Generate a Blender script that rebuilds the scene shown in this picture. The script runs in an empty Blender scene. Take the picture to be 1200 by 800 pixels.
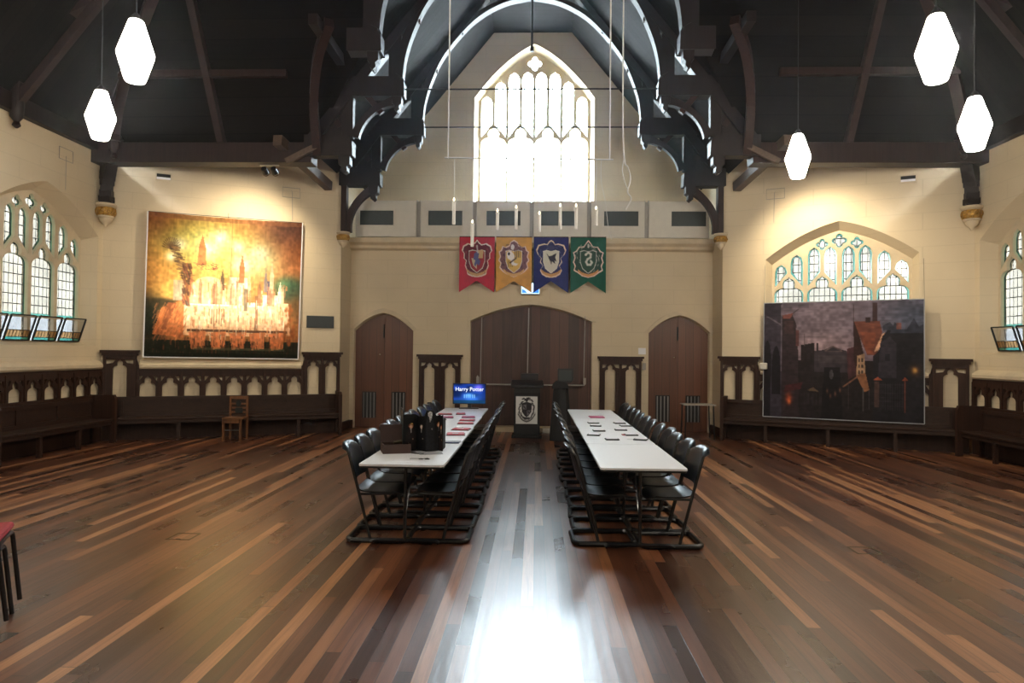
import bpy, math, random
import numpy as np
from mathutils import Vector, Matrix
from mathutils.geometry import tessellate_polygon
random.seed(7)
PI = math.pi
C = bpy.context.scene.collection
sc = bpy.context.scene

# ------------------------------------------------------------------ camera
cam = bpy.data.cameras.new('camera'); camo = bpy.data.objects.new('camera', cam); C.objects.link(camo)
cam.sensor_width = 36.0; cam.lens = 24.0; cam.clip_start = .05; cam.clip_end = 200
R_ = Matrix.Rotation(math.radians(2.0), 4, 'Z') @ Matrix.Rotation(PI/2+math.atan(13/800), 4, 'X') @ Matrix.Rotation(math.radians(.6), 4, 'Z')
camo.matrix_world = Matrix.Translation((0, 0, 1.7)) @ R_
sc.camera = camo
sc.view_settings.view_transform = 'Standard'; sc.view_settings.look = 'None'
sc.view_settings.exposure = 0.32; sc.view_settings.gamma = 1.0; sc.view_settings.use_curve_mapping = False
cy = sc.cycles
cy.use_denoising = True; cy.max_bounces = 7; cy.diffuse_bounces = 4; cy.glossy_bounces = 3; cy.transmission_bounces = 4
cy.transparent_max_bounces = 12; cy.sample_clamp_indirect = 6.0; cy.caustics_reflective = False; cy.caustics_refractive = False

# ------------------------------------------------------------------ light
SKY = 76.0; LAMP = 82.0; SPOT_L = 120.0; SPOT_R = 135.0
wd = bpy.data.worlds.new('world'); sc.world = wd; wd.use_nodes = True
bg = wd.node_tree.nodes['Background']; bg.inputs[0].default_value = (.88, .95, 1.0, 1); bg.inputs[1].default_value = SKY

def portal(name, loc, rot, sx, sy):
    l = bpy.data.lights.new(name, 'AREA'); l.shape = 'RECTANGLE'; l.size = sx; l.size_y = sy
    l.cycles.is_portal = True
    o = bpy.data.objects.new(name, l); C.objects.link(o); o.location = loc; o.rotation_euler = rot
    return o

# ------------------------------------------------------------------ materials
def lin(c): return tuple(((x/255)/12.92 if x/255 <= .04045 else ((x/255+.055)/1.055)**2.4) for x in c)
class NT:
    def __init__(s, name):
        s.m = bpy.data.materials.new(name); s.m.use_nodes = True; s.t = s.m.node_tree; s.n = s.t.nodes
        s.b = s.n['Principled BSDF']; s.out = s.n['Material Output']
    def node(s, ty, **kw):
        n = s.n.new(ty)
        for k, v in kw.items(): setattr(n, k, v)
        return n
    def link(s, a, b): s.t.links.new(a, b)
    def math(s, op, a, b=None, c=None):
        n = s.node('ShaderNodeMath', operation=op)
        for i, v in enumerate((a, b, c)):
            if v is None: continue
            if isinstance(v, (int, float)): n.inputs[i].default_value = v
            else: s.link(v, n.inputs[i])
        return n.outputs[0]
    def ramp(s, fac, stops, interp='LINEAR'):
        n = s.node('ShaderNodeValToRGB'); cr = n.color_ramp; cr.interpolation = interp
        while len(cr.elements) < len(stops): cr.elements.new(.5)
        for e, (p, c) in zip(cr.elements, stops): e.position = p; e.color = (*c, 1)
        s.link(fac, n.inputs[0]); return n.outputs[0]
def plain(name, col, rough=.6, metal=0, spec=.5, noise=0, scale=8):
    k = NT(name); k.b.inputs['Roughness'].default_value = rough; k.b.inputs['Metallic'].default_value = metal
    k.b.inputs['Specular IOR Level'].default_value = spec
    if noise:
        tc = k.node('ShaderNodeTexCoord'); nz = k.node('ShaderNodeTexNoise'); nz.inputs['Scale'].default_value = scale; nz.inputs['Detail'].default_value = 4
        k.link(tc.outputs['Object'], nz.inputs['Vector'])
        o = k.ramp(nz.outputs['Fac'], [(.3, tuple(c*(1-noise) for c in col)), (.7, tuple(min(1, c*(1+noise)) for c in col))])
        k.link(o, k.b.inputs['Base Color'])
    else: k.b.inputs['Base Color'].default_value = (*col, 1)
    return k.m
def wood(name, col, rough=.45, axis='Z', plank=0, var=.35, scale=1.0, spec=.5):
    """grain runs along axis; plank>0: boards of that width across X+Y with own tone and a dark joint"""
    k = NT(name); tc = k.node('ShaderNodeTexCoord'); mp = k.node('ShaderNodeMapping')
    sv = {'Z': (14, 14, .9), 'X': (.9, 14, 14), 'Y': (14, .9, 14)}[axis]
    mp.inputs['Scale'].default_value = tuple(v*scale for v in sv); k.link(tc.outputs['Object'], mp.inputs['Vector'])
    nz = k.node('ShaderNodeTexNoise'); nz.inputs['Scale'].default_value = 1.6; nz.inputs['Detail'].default_value = 5; nz.inputs['Distortion'].default_value = .6
    k.link(mp.outputs[0], nz.inputs['Vector'])
    fac = nz.outputs['Fac']
    if plank:
        sp = k.node('ShaderNodeSeparateXYZ'); k.link(tc.outputs['Object'], sp.inputs[0])
        src = sp.outputs['Y'] if plank < 0 else k.math('ADD', sp.outputs['X'], k.math('MULTIPLY', sp.outputs['Y'], .73))
        v = k.math('DIVIDE', src, abs(plank)); fl = k.math('FLOOR', v)
        wn = k.node('ShaderNodeTexWhiteNoise', noise_dimensions='1D'); k.link(fl, wn.inputs['W'])
        fac = k.math('ADD', k.math('MULTIPLY', fac, .55), k.math('MULTIPLY', wn.outputs['Value'], .45))
        fr = k.math('FRACT', v); joint = k.math('MULTIPLY', k.math('GREATER_THAN', fr, .05), 1)
    c = k.ramp(fac, [(.25, tuple(x*(1-var) for x in col)), (.5, col), (.78, tuple(min(1, x*(1+var)) for x in col))])
    if plank:
        mx = k.node('ShaderNodeMix', data_type='RGBA'); k.link(joint, mx.inputs[0]); mx.inputs[6].default_value = tuple(x*.35 for x in col)+(1,); k.link(c, mx.inputs[7]); c = mx.outputs[2]
    k.link(c, k.b.inputs['Base Color']); k.b.inputs['Roughness'].default_value = rough; k.b.inputs['Specular IOR Level'].default_value = spec
    return k.m
def wall_mat():
    k = NT('painted_plaster'); tc = k.node('ShaderNodeTexCoord')
    nz = k.node('ShaderNodeTexNoise'); nz.inputs['Scale'].default_value = .9; nz.inputs['Detail'].default_value = 6
    k.link(tc.outputs['Object'], nz.inputs['Vector'])
    c = k.ramp(nz.outputs['Fac'], [(.3, (.60, .50, .345)), (.7, (.67, .565, .40))])
    sp = k.node('ShaderNodeSeparateXYZ'); k.link(tc.outputs['Object'], sp.inputs[0])
    cb = k.node('ShaderNodeCombineXYZ'); k.link(k.math('ADD', sp.outputs['X'], sp.outputs['Y']), cb.inputs[0]); k.link(sp.outputs['Z'], cb.inputs[1])
    br = k.node('ShaderNodeTexBrick'); br.inputs['Scale'].default_value = 1.0; br.inputs['Brick Width'].default_value = .9; br.inputs['Row Height'].default_value = .31
    br.inputs['Mortar Size'].default_value = .006; br.inputs['Mortar Smooth'].default_value = .3
    k.link(cb.outputs[0], br.inputs['Vector'])
    mx = k.node('ShaderNodeMix', data_type='RGBA'); k.link(k.math('MULTIPLY', br.outputs['Fac'], .22), mx.inputs[0]); k.link(c, mx.inputs[6]); mx.inputs[7].default_value = (.36, .29, .2, 1)
    k.link(mx.outputs[2], k.b.inputs['Base Color']); k.b.inputs['Roughness'].default_value = .62; k.b.inputs['Specular IOR Level'].default_value = .25
    nz2 = k.node('ShaderNodeTexNoise'); nz2.inputs['Scale'].default_value = 25; nz2.inputs['Detail'].default_value = 4; k.link(tc.outputs['Object'], nz2.inputs['Vector'])
    bp = k.node('ShaderNodeBump'); bp.inputs['Strength'].default_value = .12; bp.inputs['Distance'].default_value = .02; k.link(nz2.outputs['Fac'], bp.inputs['Height']); k.link(bp.outputs[0], k.b.inputs['Normal'])
    return k.m
def floor_mat():
    k = NT('polished_floor_boards'); tc = k.node('ShaderNodeTexCoord'); sp = k.node('ShaderNodeSeparateXYZ'); k.link(tc.outputs['Object'], sp.inputs[0])
    PW = .09
    v = k.math('DIVIDE', sp.outputs['X'], PW); row = k.math('FLOOR', v); fx = k.math('FRACT', v)
    w1 = k.node('ShaderNodeTexWhiteNoise', noise_dimensions='1D'); k.link(row, w1.inputs['W'])
    yv = k.math('DIVIDE', k.math('ADD', sp.outputs['Y'], k.math('MULTIPLY', w1.outputs['Value'], 9.7)), 3.1); seg = k.math('FLOOR', yv); fy = k.math('FRACT', yv)
    cb = k.node('ShaderNodeCombineXYZ'); k.link(row, cb.inputs[0]); k.link(seg, cb.inputs[1])
    w2 = k.node('ShaderNodeTexWhiteNoise', noise_dimensions='2D'); k.link(cb.outputs[0], w2.inputs['Vector'])
    mp = k.node('ShaderNodeMapping'); mp.inputs['Scale'].default_value = (30, 1.3, 1); k.link(tc.outputs['Object'], mp.inputs['Vector'])
    off = k.node('ShaderNodeVectorMath', operation='ADD'); k.link(mp.outputs[0], off.inputs[0]); k.link(w2.outputs['Color'], off.inputs[1])
    nz = k.node('ShaderNodeTexNoise'); nz.inputs['Scale'].default_value = 1.2; nz.inputs['Detail'].default_value = 6; nz.inputs['Distortion'].default_value = .8; k.link(off.outputs[0], nz.inputs['Vector'])
    base = k.ramp(w2.outputs['Value'], [(0, (.050, .018, .011)), (.3, (.088, .031, .016)), (.6, (.140, .048, .022)), (.82, (.22, .080, .035)), (.93, (.39, .165, .070)), (1, (.48, .22, .095))])
    mul = k.node('ShaderNodeMix', data_type='RGBA', blend_type='MULTIPLY'); mul.inputs[0].default_value = 1
    k.link(base, mul.inputs[6]); k.link(k.ramp(nz.outputs['Fac'], [(.25, (.55, .52, .5)), (.6, (1, 1, 1)), (.8, (1.0, 1.0, 1.0))]), mul.inputs[7])
    # worn patches
    nb = k.node('ShaderNodeTexNoise'); nb.inputs['Scale'].default_value = .7; nb.inputs['Detail'].default_value = 5; k.link(tc.outputs['Object'], nb.inputs['Vector'])
    j = k.math('MULTIPLY', k.math('GREATER_THAN', fx, .035), k.math('GREATER_THAN', fy, .0016))
    mx = k.node('ShaderNodeMix', data_type='RGBA'); k.link(j, mx.inputs[0]); mx.inputs[6].default_value = (.012, .006, .004, 1); k.link(mul.outputs[2], mx.inputs[7])
    k.link(mx.outputs[2], k.b.inputs['Base Color'])
    r = k.math('ADD', k.math('MULTIPLY', nb.outputs['Fac'], .16), k.math('MULTIPLY', w2.outputs['Value'], .07))
    k.link(k.math('ADD', r, .185), k.b.inputs['Roughness']); k.b.inputs['Specular IOR Level'].default_value = 1.0
    mp2 = k.node('ShaderNodeMapping'); mp2.inputs['Scale'].default_value = (9, 2.2, 1); k.link(tc.outputs['Object'], mp2.inputs['Vector'])
    n3 = k.node('ShaderNodeTexNoise'); n3.inputs['Scale'].default_value = 2.4; n3.inputs['Detail'].default_value = 3; k.link(mp2.outputs[0], n3.inputs['Vector'])
    cup = k.math('MULTIPLY', k.math('ABSOLUTE', k.math('SUBTRACT', fx, .5)), .5)
    h = k.math('ADD', k.math('ADD', k.math('MULTIPLY', n3.outputs['Fac'], .7), k.math('MULTIPLY', w2.outputs['Value'], .35)), cup)
    bp = k.node('ShaderNodeBump'); bp.inputs['Strength'].default_value = .22; bp.inputs['Distance'].default_value = .006; k.link(h, bp.inputs['Height']); k.link(bp.outputs[0], k.b.inputs['Normal'])
    return k.m
def glass(name, col, lead=None, sheen=.08):
    """stained glass: coloured transparency with a little gloss; lead=(w,h) adds lead lines on that grid"""
    k = NT(name); tr = k.node('ShaderNodeBsdfTransparent'); gl = k.node('ShaderNodeBsdfGlossy'); gl.inputs['Roughness'].default_value = .15
    mix = k.node('ShaderNodeMixShader'); mix.inputs[0].default_value = sheen
    tc = k.node('ShaderNodeTexCoord')
    nz = k.node('ShaderNodeTexNoise'); nz.inputs['Scale'].default_value = 2.5; nz.inputs['Detail'].default_value = 3; k.link(tc.outputs['Object'], nz.inputs['Vector'])
    k.link(k.ramp(nz.outputs['Fac'], [(.3, tuple(c*.8 for c in col)), (.7, tuple(min(1, c*1.15) for c in col))]), tr.inputs[0])
    k.link(tr.outputs[0], mix.inputs[1]); k.link(gl.outputs[0], mix.inputs[2]); last = mix.outputs[0]
    if lead:
        uv = k.node('ShaderNodeAttribute'); uv.attribute_name = 'th'; sp = k.node('ShaderNodeSeparateXYZ'); k.link(uv.outputs['Vector'], sp.inputs[0])
        fa = k.math('FRACT', k.math('DIVIDE', sp.outputs[0], lead[0])); fb = k.math('FRACT', k.math('DIVIDE', sp.outputs[1], lead[1]))
        g = k.math('MAXIMUM', k.math('LESS_THAN', fa, .012/lead[0]), k.math('LESS_THAN', fb, .014/lead[1]))
        df = k.node('ShaderNodeBsdfDiffuse'); df.inputs[0].default_value = (.03, .03, .03, 1)
        m2 = k.node('ShaderNodeMixShader'); k.link(g, m2.inputs[0]); k.link(last, m2.inputs[1]); k.link(df.outputs[0], m2.inputs[2]); last = m2.outputs[0]
    k.link(last, k.out.inputs['Surface']); return k.m
def emis(name, col, st):
    k = NT(name); e = k.node('ShaderNodeEmission'); e.inputs[0].default_value = (*col, 1); e.inputs[1].default_value = st
    k.link(e.outputs[0], k.out.inputs['Surface']); return k.m
def cloth_print(name, trans=0.0, rough=.7):
    """fabric or paper carrying a printed picture held in the mesh's colour attribute; trans lets light through the cloth"""
    k = NT(name); a = k.node('ShaderNodeAttribute'); a.attribute_name = 'print'
    k.link(a.outputs['Color'], k.b.inputs['Base Color']); k.b.inputs['Roughness'].default_value = rough; k.b.inputs['Specular IOR Level'].default_value = .2
    if trans:
        t = k.node('ShaderNodeBsdfTranslucent'); k.link(a.outputs['Color'], t.inputs[0])
        m = k.node('ShaderNodeMixShader'); m.inputs[0].default_value = trans; k.link(k.b.outputs[0], m.inputs[1]); k.link(t.outputs[0], m.inputs[2]); k.link(m.outputs[0], k.out.inputs['Surface'])
    return k.m
M = dict(
    wall=wall_mat(), floor=floor_mat(),
    stone=plain('cream_stone', (.60, .50, .35), .6, spec=.25, noise=.08, scale=5),
    board=plain('white_board', (.60, .57, .50), .5, noise=.04),
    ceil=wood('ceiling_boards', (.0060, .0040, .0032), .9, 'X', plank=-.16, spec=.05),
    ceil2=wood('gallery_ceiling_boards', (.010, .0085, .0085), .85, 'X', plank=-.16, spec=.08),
    beam=wood('dark_roof_timber', (.010, .0048, .0040), .55, 'Z', spec=.3),
    beam_red=wood('red_brown_timber', (.020, .0078, .0056), .55, 'Z', spec=.3),
    beam_pale=wood('pale_brown_timber', (.07, .042, .026), .6, 'Y'),
    oak=wood('dark_oak', (.033, .0135, .0075), .55, 'Z', spec=.25),
    seatw=wood('bench_oak', (.030, .0135, .008), .5, 'X', spec=.3),
    door=wood('door_timber', (.115, .038, .015), .42, 'Z', plank=.17, var=.22),
    door2=wood('large_door_timber', (.075, .032, .021), .45, 'Z', plank=.21, var=.45),
    chairw=wood('varnished_chair_wood', (.16, .07, .03), .35, 'Z'),
    gold=plain('gilded_plaster', (.42, .23, .04), .4, .35, noise=.5, scale=30),
    shade=emis('lit_opal_glass', (1, .90, .76), LAMP), black=plain('black_plastic', (.012, .012, .014), .35),
    blackm=plain('black_matt', (.010, .010, .011), .75, noise=.2), chair=plain('charcoal_plastic', (.006, .0065, .008), .33, spec=.5),
    tube=plain('black_steel_tube', (.005, .0055, .007), .32, spec=.5), steel=plain('grey_steel', (.25, .25, .25), .35, .9), chrome=plain('chrome', (.6, .6, .6), .15, 1),
    white=plain('white_laminate', (.80, .81, .84), .32, spec=.5), whitep=plain('white_paint', (.55, .53, .48), .5), paper=plain('white_paper', (.82, .82, .85), .6),
    grille=plain('dark_grille', (.035, .045, .045), .6, noise=.35, scale=120), plaque=plain('black_plaque', (.015, .02, .02), .4),
    red=plain('red_card', (.42, .018, .035), .45), pink=plain('pink_card', (.40, .03, .13), .45), redseat=plain('red_fabric', (.30, .015, .02), .8, noise=.2, scale=60),
    leather=plain('brown_card', (.045, .020, .014), .6, noise=.2), cord=plain('white_cord', (.65, .63, .6), .6), iron=plain('iron_rod', (.015, .015, .015), .5, .5),
    candle=plain('candle_plastic', (.75, .74, .70), .4), flame=emis('candle_flame_bulb', (1, .85, .6), 3.0), conduit=plain('grey_conduit', (.32, .30, .27), .5),
    brass=plain('dull_brass', (.10, .085, .05), .4, .6), wire=plain('fine_dark_wire', (.05, .05, .05), .6), foot=plain('grey_paper', (.30, .31, .34), .5), navy=plain('navy_card', (.03, .035, .08), .5),
    g_big=glass('daylight_glass', (.80, .86, .88), None, .05), g_teal=glass('teal_glass', (.0018, .0076, .0062)), g_blue=glass('pale_border_glass', (.55, .72, .72)),
    g_clear=glass('cream_leaded_glass', (.0128, .0120, .0100), (.095, .16)), g_hop=glass('hopper_dimming_glass', (.0115, .012, .0123)), g_amber=glass('amber_glass', (.009, .005, .0022), (.07, .2)), g_open=glass('hopper_white_glass', (.85, .86, .88)), g_amberopen=glass('hopper_amber_glass', (.62, .36, .16), (.07, .2)), g_tealopen=glass('hopper_teal_glass', (.10, .50, .42)), g_boosted=glass('lightened_leaded_glass', (.145, .136, .115), (.095, .16)),
    g_bigleaded=glass('leaded_daylight_glass', (.72, .80, .84), (.11, .30)),
)

# ------------------------------------------------------------------ mesh helpers
class Frame:
    """a wall plane: t along it, h up, d into the room"""
    def __init__(s, O, u, n): s.O = Vector(O); s.u = Vector(u).normalized(); s.n = Vector(n).normalized()
    def __call__(s, t, h, d=0): return s.O + s.u*t + Vector((0, 0, h)) + s.n*d
class MB:
    def __init__(s): s.v = []; s.f = []; s.th = {}
    def add(s, vs, fs):
        b = len(s.v); s.v += [Vector(p) for p in vs]; s.f += [tuple(b+i for i in f) for f in fs]; return b
    def box(s, x0, x1, y0, y1, z0, z1):
        s.add([(x, y, z) for z in (z0, z1) for y in (y0, y1) for x in (x0, x1)], [(0, 2, 3, 1), (4, 5, 7, 6), (0, 1, 5, 4), (2, 6, 7, 3), (0, 4, 6, 2), (1, 3, 7, 5)]); return s
    def fbox(s, F, t0, t1, h0, h1, d0, d1):
        s.add([F(t, h, d) for d in (d0, d1) for h in (h0, h1) for t in (t0, t1)], [(0, 2, 3, 1), (4, 5, 7, 6), (0, 1, 5, 4), (2, 6, 7, 3), (0, 4, 6, 2), (1, 3, 7, 5)]); return s
    def prism(s, loops, F, d0, d1):
        """loops: outline then holes, in (t,h)"""
        loops = [[tuple(p) for i, p in enumerate(l) if (abs(p[0]-l[i-1][0])+abs(p[1]-l[i-1][1])) > 1e-5] for l in loops]
        flat = [p for l in loops for p in l]; n = len(flat)
        tris = tessellate_polygon([[Vector((p[0], p[1], 0)) for p in l] for l in loops])
        vs = [F(p[0], p[1], d0) for p in flat]+[F(p[0], p[1], d1) for p in flat]
        fs = [tuple(t) for t in tris]
        if d0 != d1:
            fs += [tuple(i+n for i in reversed(t)) for t in tris]
            b = 0
            for l in loops:
                m = len(l)
                for i in range(m): j = (i+1) % m; fs.append((b+i, b+j, b+j+n, b+i+n))
                b += m
        else: vs = vs[:n]
        base = s.add(vs, fs)
        for i in range(len(vs)): s.th[base+i] = flat[i % n]
        return s
    def loft(s, A, B, closed=True):
        n = len(A); s.add(list(A)+list(B), [(i, (i+1) % n, (i+1) % n+n, i+n) for i in range(n if closed else n-1)]); return s
    def tube(s, pts, r, n=8, closed=False):
        pts = [Vector(p) for p in pts]; m = len(pts); rings = []; prev = None
        for i, p in enumerate(pts):
            a = pts[(i-1) % m] if (closed or i > 0) else p; b = pts[(i+1) % m] if (closed or i < m-1) else p
            d = (b-a).normalized()
            if prev is None: x = d.orthogonal().normalized()
            else: x = (prev-d*prev.dot(d)); x = x.normalized() if x.length > 1e-4 else d.orthogonal().normalized()
            prev = x; y = d.cross(x); rr = r[i] if isinstance(r, (list, tuple)) else r
            rings.append([p+(x*math.cos(2*PI*k/n)+y*math.sin(2*PI*k/n))*rr for k in range(n)])
        fs = []
        for i in range(m if closed else m-1):
            j = (i+1) % m
            for k in range(n): fs.append((i*n+k, i*n+(k+1) % n, j*n+(k+1) % n, j*n+k))
        if not closed: fs += [tuple(range(n-1, -1, -1)), tuple((m-1)*n+k for k in range(n))]
        s.add([v for rg in rings for v in rg], fs); return s
    def lathe(s, prof, c, n=24, cap=True):
        vs = []; fs = []; m = len(prof)
        for r, z in prof: vs += [(c[0]+r*math.cos(2*PI*k/n), c[1]+r*math.sin(2*PI*k/n), c[2]+z) for k in range(n)]
        for i in range(m-1):
            for k in range(n): fs.append((i*n+k, i*n+(k+1) % n, (i+1)*n+(k+1) % n, (i+1)*n+k))
        if cap: fs += [tuple(range(n-1, -1, -1)), tuple((m-1)*n+k for k in range(n))]
        s.add(vs, fs); return s
    def bar(s, a, b, w, h, up=(0, 0, 1)):
        """rectangular bar from a to b, w sideways, h along up"""
        a = Vector(a); b = Vector(b); d = (b-a).normalized(); sd = d.cross(Vector(up)).normalized(); u = sd.cross(d)
        vs = [p+sd*x*w/2+u*y*h/2 for p in (a, b) for x, y in ((-1, -1), (1, -1), (1, 1), (-1, 1))]
        s.add(vs, [(3, 2, 1, 0), (4, 5, 6, 7), (0, 1, 5, 4), (1, 2, 6, 5), (2, 3, 7, 6), (3, 0, 4, 7)]); return s
    def build(s, name, mat, parent=None, smooth=False, bevel=0, uv=False, local=False):
        me = bpy.data.meshes.new(name); off = Vector((0, 0, 0)) if local else parent_world(parent)
        me.from_pydata([tuple(v-off) for v in s.v], [], s.f); me.update()
        if uv:
            at = me.attributes.new('th', 'FLOAT_VECTOR', 'POINT')
            at.data.foreach_set('vector', [x for i in range(len(s.v)) for x in (*s.th.get(i, (0, 0)), 0)])
        o = bpy.data.objects.new(name, me); C.objects.link(o); me.materials.append(mat)
        if smooth:
            me.polygons.foreach_set('use_smooth', [True]*len(me.polygons)); md = o.modifiers.new('es', 'EDGE_SPLIT'); md.split_angle = math.radians(40)
        if bevel:
            md = o.modifiers.new('bv', 'BEVEL'); md.width = bevel; md.segments = 2; md.limit_method = 'ANGLE'; md.angle_limit = math.radians(40)
        if parent: o.parent = parent
        return o
def parent_world(p):
    v = Vector((0, 0, 0))
    while p is not None: v = v+Vector(p.location); p = p.parent
    return v
def tag(o, label=None, cat=None, group=None, kind=None):
    if label: o['label'] = label
    if cat: o['category'] = cat
    if group: o['group'] = group
    if kind: o['kind'] = kind
    return o
def thing(name, label, cat, loc, group=None):
    o = bpy.data.objects.new(name, None); C.objects.link(o); o.location = loc; o.empty_display_size = .1
    return tag(o, label, cat, group)
def struct(mb, name, mat, label=None, **kw): o = mb.build(name, mat, **kw); o['kind'] = 'structure'; tag(o, label); return o
def solo(mb, name, mat, label, cat, group=None, loc=None, **kw):
    """a thing that is one mesh, with its origin at its base"""
    vs = mb.v; c = Vector(loc) if loc else Vector(((min(v.x for v in vs)+max(v.x for v in vs))/2, (min(v.y for v in vs)+max(v.y for v in vs))/2, min(v.z for v in vs)))
    mb.v = [v-c for v in vs]; o = mb.build(name, mat, **kw); o.location = c
    return tag(o, label, cat, group)
def dup(root, loc, rz, label=None):
    r = root.copy(); C.objects.link(r); r.location = loc; r.rotation_euler = (0, 0, rz)
    if label: r['label'] = label
    for ch in list(root.children):
        c = ch.copy(); C.objects.link(c); c.parent = r
        for g in ch.children: d = g.copy(); C.objects.link(d); d.parent = c
    return r
def smoothpts(pts, n=6):
    P = [Vector(p) for p in pts]; out = []
    for i in range(len(P)-1):
        p0 = P[max(i-1, 0)]; p1 = P[i]; p2 = P[i+1]; p3 = P[min(i+2, len(P)-1)]
        for k in range(n):
            t = k/n; out.append(.5*((2*p1)+(-p0+p2)*t+(2*p0-5*p1+4*p2-p3)*t*t+(-p0+3*p1-3*p2+p3)*t**3))
    return out+[P[-1]]
def rarc(pts, r, n=4):
    """polyline with its inner corners rounded to radius r"""
    P = [Vector(p) for p in pts]; out = [P[0]]
    for i in range(1, len(P)-1):
        a = P[i]+(P[i-1]-P[i]).normalized()*r; b = P[i]+(P[i+1]-P[i]).normalized()*r
        for k in range(n+1):
            t = k/n; out.append(a*(1-t)**2+P[i]*2*t*(1-t)+b*t*t)
    return out+[P[-1]]
def arch(c, w, sill, spring, apex, n=12, k=.42):
    """outline of an opening with a pointed head"""
    pts = [(c-w, sill), (c+w, sill)]; r = apex-spring
    for i in range(n+1):
        t = 1-i/n; pts.append((c+w*t, spring+r*(1-k*t-(1-k)*t*t)))
    for i in range(1, n+1):
        t = i/n; pts.append((c-w*t, spring+r*(1-k*t-(1-k)*t*t)))
    return pts
def archh(x, c, w, spring, apex, k=.42):
    t = min(1, abs(x-c)/w); return spring+(apex-spring)*(1-k*t-(1-k)*t*t)
def trefoil(c, a, h0, hs, k=1.0):
    """light with a cusped three-lobed head, shoulders at hs"""
    R = []
    for i in range(7):
        an = math.radians(0+i*78/6); R.append((.42*a+.58*a*math.cos(an), hs+.58*a*k*math.sin(an)))
    R.append((.40*a, hs+.62*a*k))
    for i in range(6):
        an = math.radians(-15+i*95/5); R.append((.44*a*math.cos(an), hs+k*(.95*a+.50*a*math.sin(an))))
    R.append((0, hs+k*1.62*a))
    L = [(-x, y) for x, y in reversed(R[:-1])]
    return [(c-a, h0), (c+a, h0)]+[(c+x, y) for x, y in R+L]
def quatrefoil(c, h, r):
    return [(c+r*(.62+.38*abs(math.cos(2*t)))*math.cos(t), h+r*(.62+.38*abs(math.cos(2*t)))*math.sin(t)) for t in [2*PI*i/24 for i in range(24)]]

# ------------------------------------------------------------------ setting
X0 = -.14; AI = 3.98; AC = 7.93; YI = 14.22; YC = 12.4; YD = 15.0; YG = 16.1; YB = -5.0
def FR(s):   # canted wall, t from the inner column to the room corner
    I = Vector((X0+s*AI, YI, 0)); Cn = Vector((X0+s*AC, YC, 0)); u = (Cn-I).normalized(); n = Vector((-s*abs(u.y), -abs(u.x), 0)); return Frame(I, u, n)
FCL = FR(-1); FCR = FR(1); TC = (Vector((X0+AC, YC, 0))-Vector((X0+AI, YI, 0))).length
FD = Frame((0, YD, 0), (1, 0, 0), (0, -1, 0)); FG = Frame((0, YG, 0), (1, 0, 0), (0, -1, 0))
FSL = Frame((X0-AC, 0, 0), (0, 1, 0), (1, 0, 0)); FSR = Frame((X0+AC, 0, 0), (0, 1, 0), (-1, 0, 0))
struct(MB().box(-9.2, 9.0, YB-.2, 15.6, -.06, 0), 'floor', M['floor'], 'polished dark timber floor boards')

def opening_wall(name, F, rect, holes, inner, depth, label):
    m = MB(); m.prism([rect]+holes, F, 0, -.05)
    for a, b in zip(holes, inner): m.loft([F(*p, 0) for p in a], [F(*p, -depth) for p in b])
    return struct(m, name, M['wall'], label)
def rect(a, b, c, d): return [(a, c), (b, c), (b, d), (a, d)]

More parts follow.
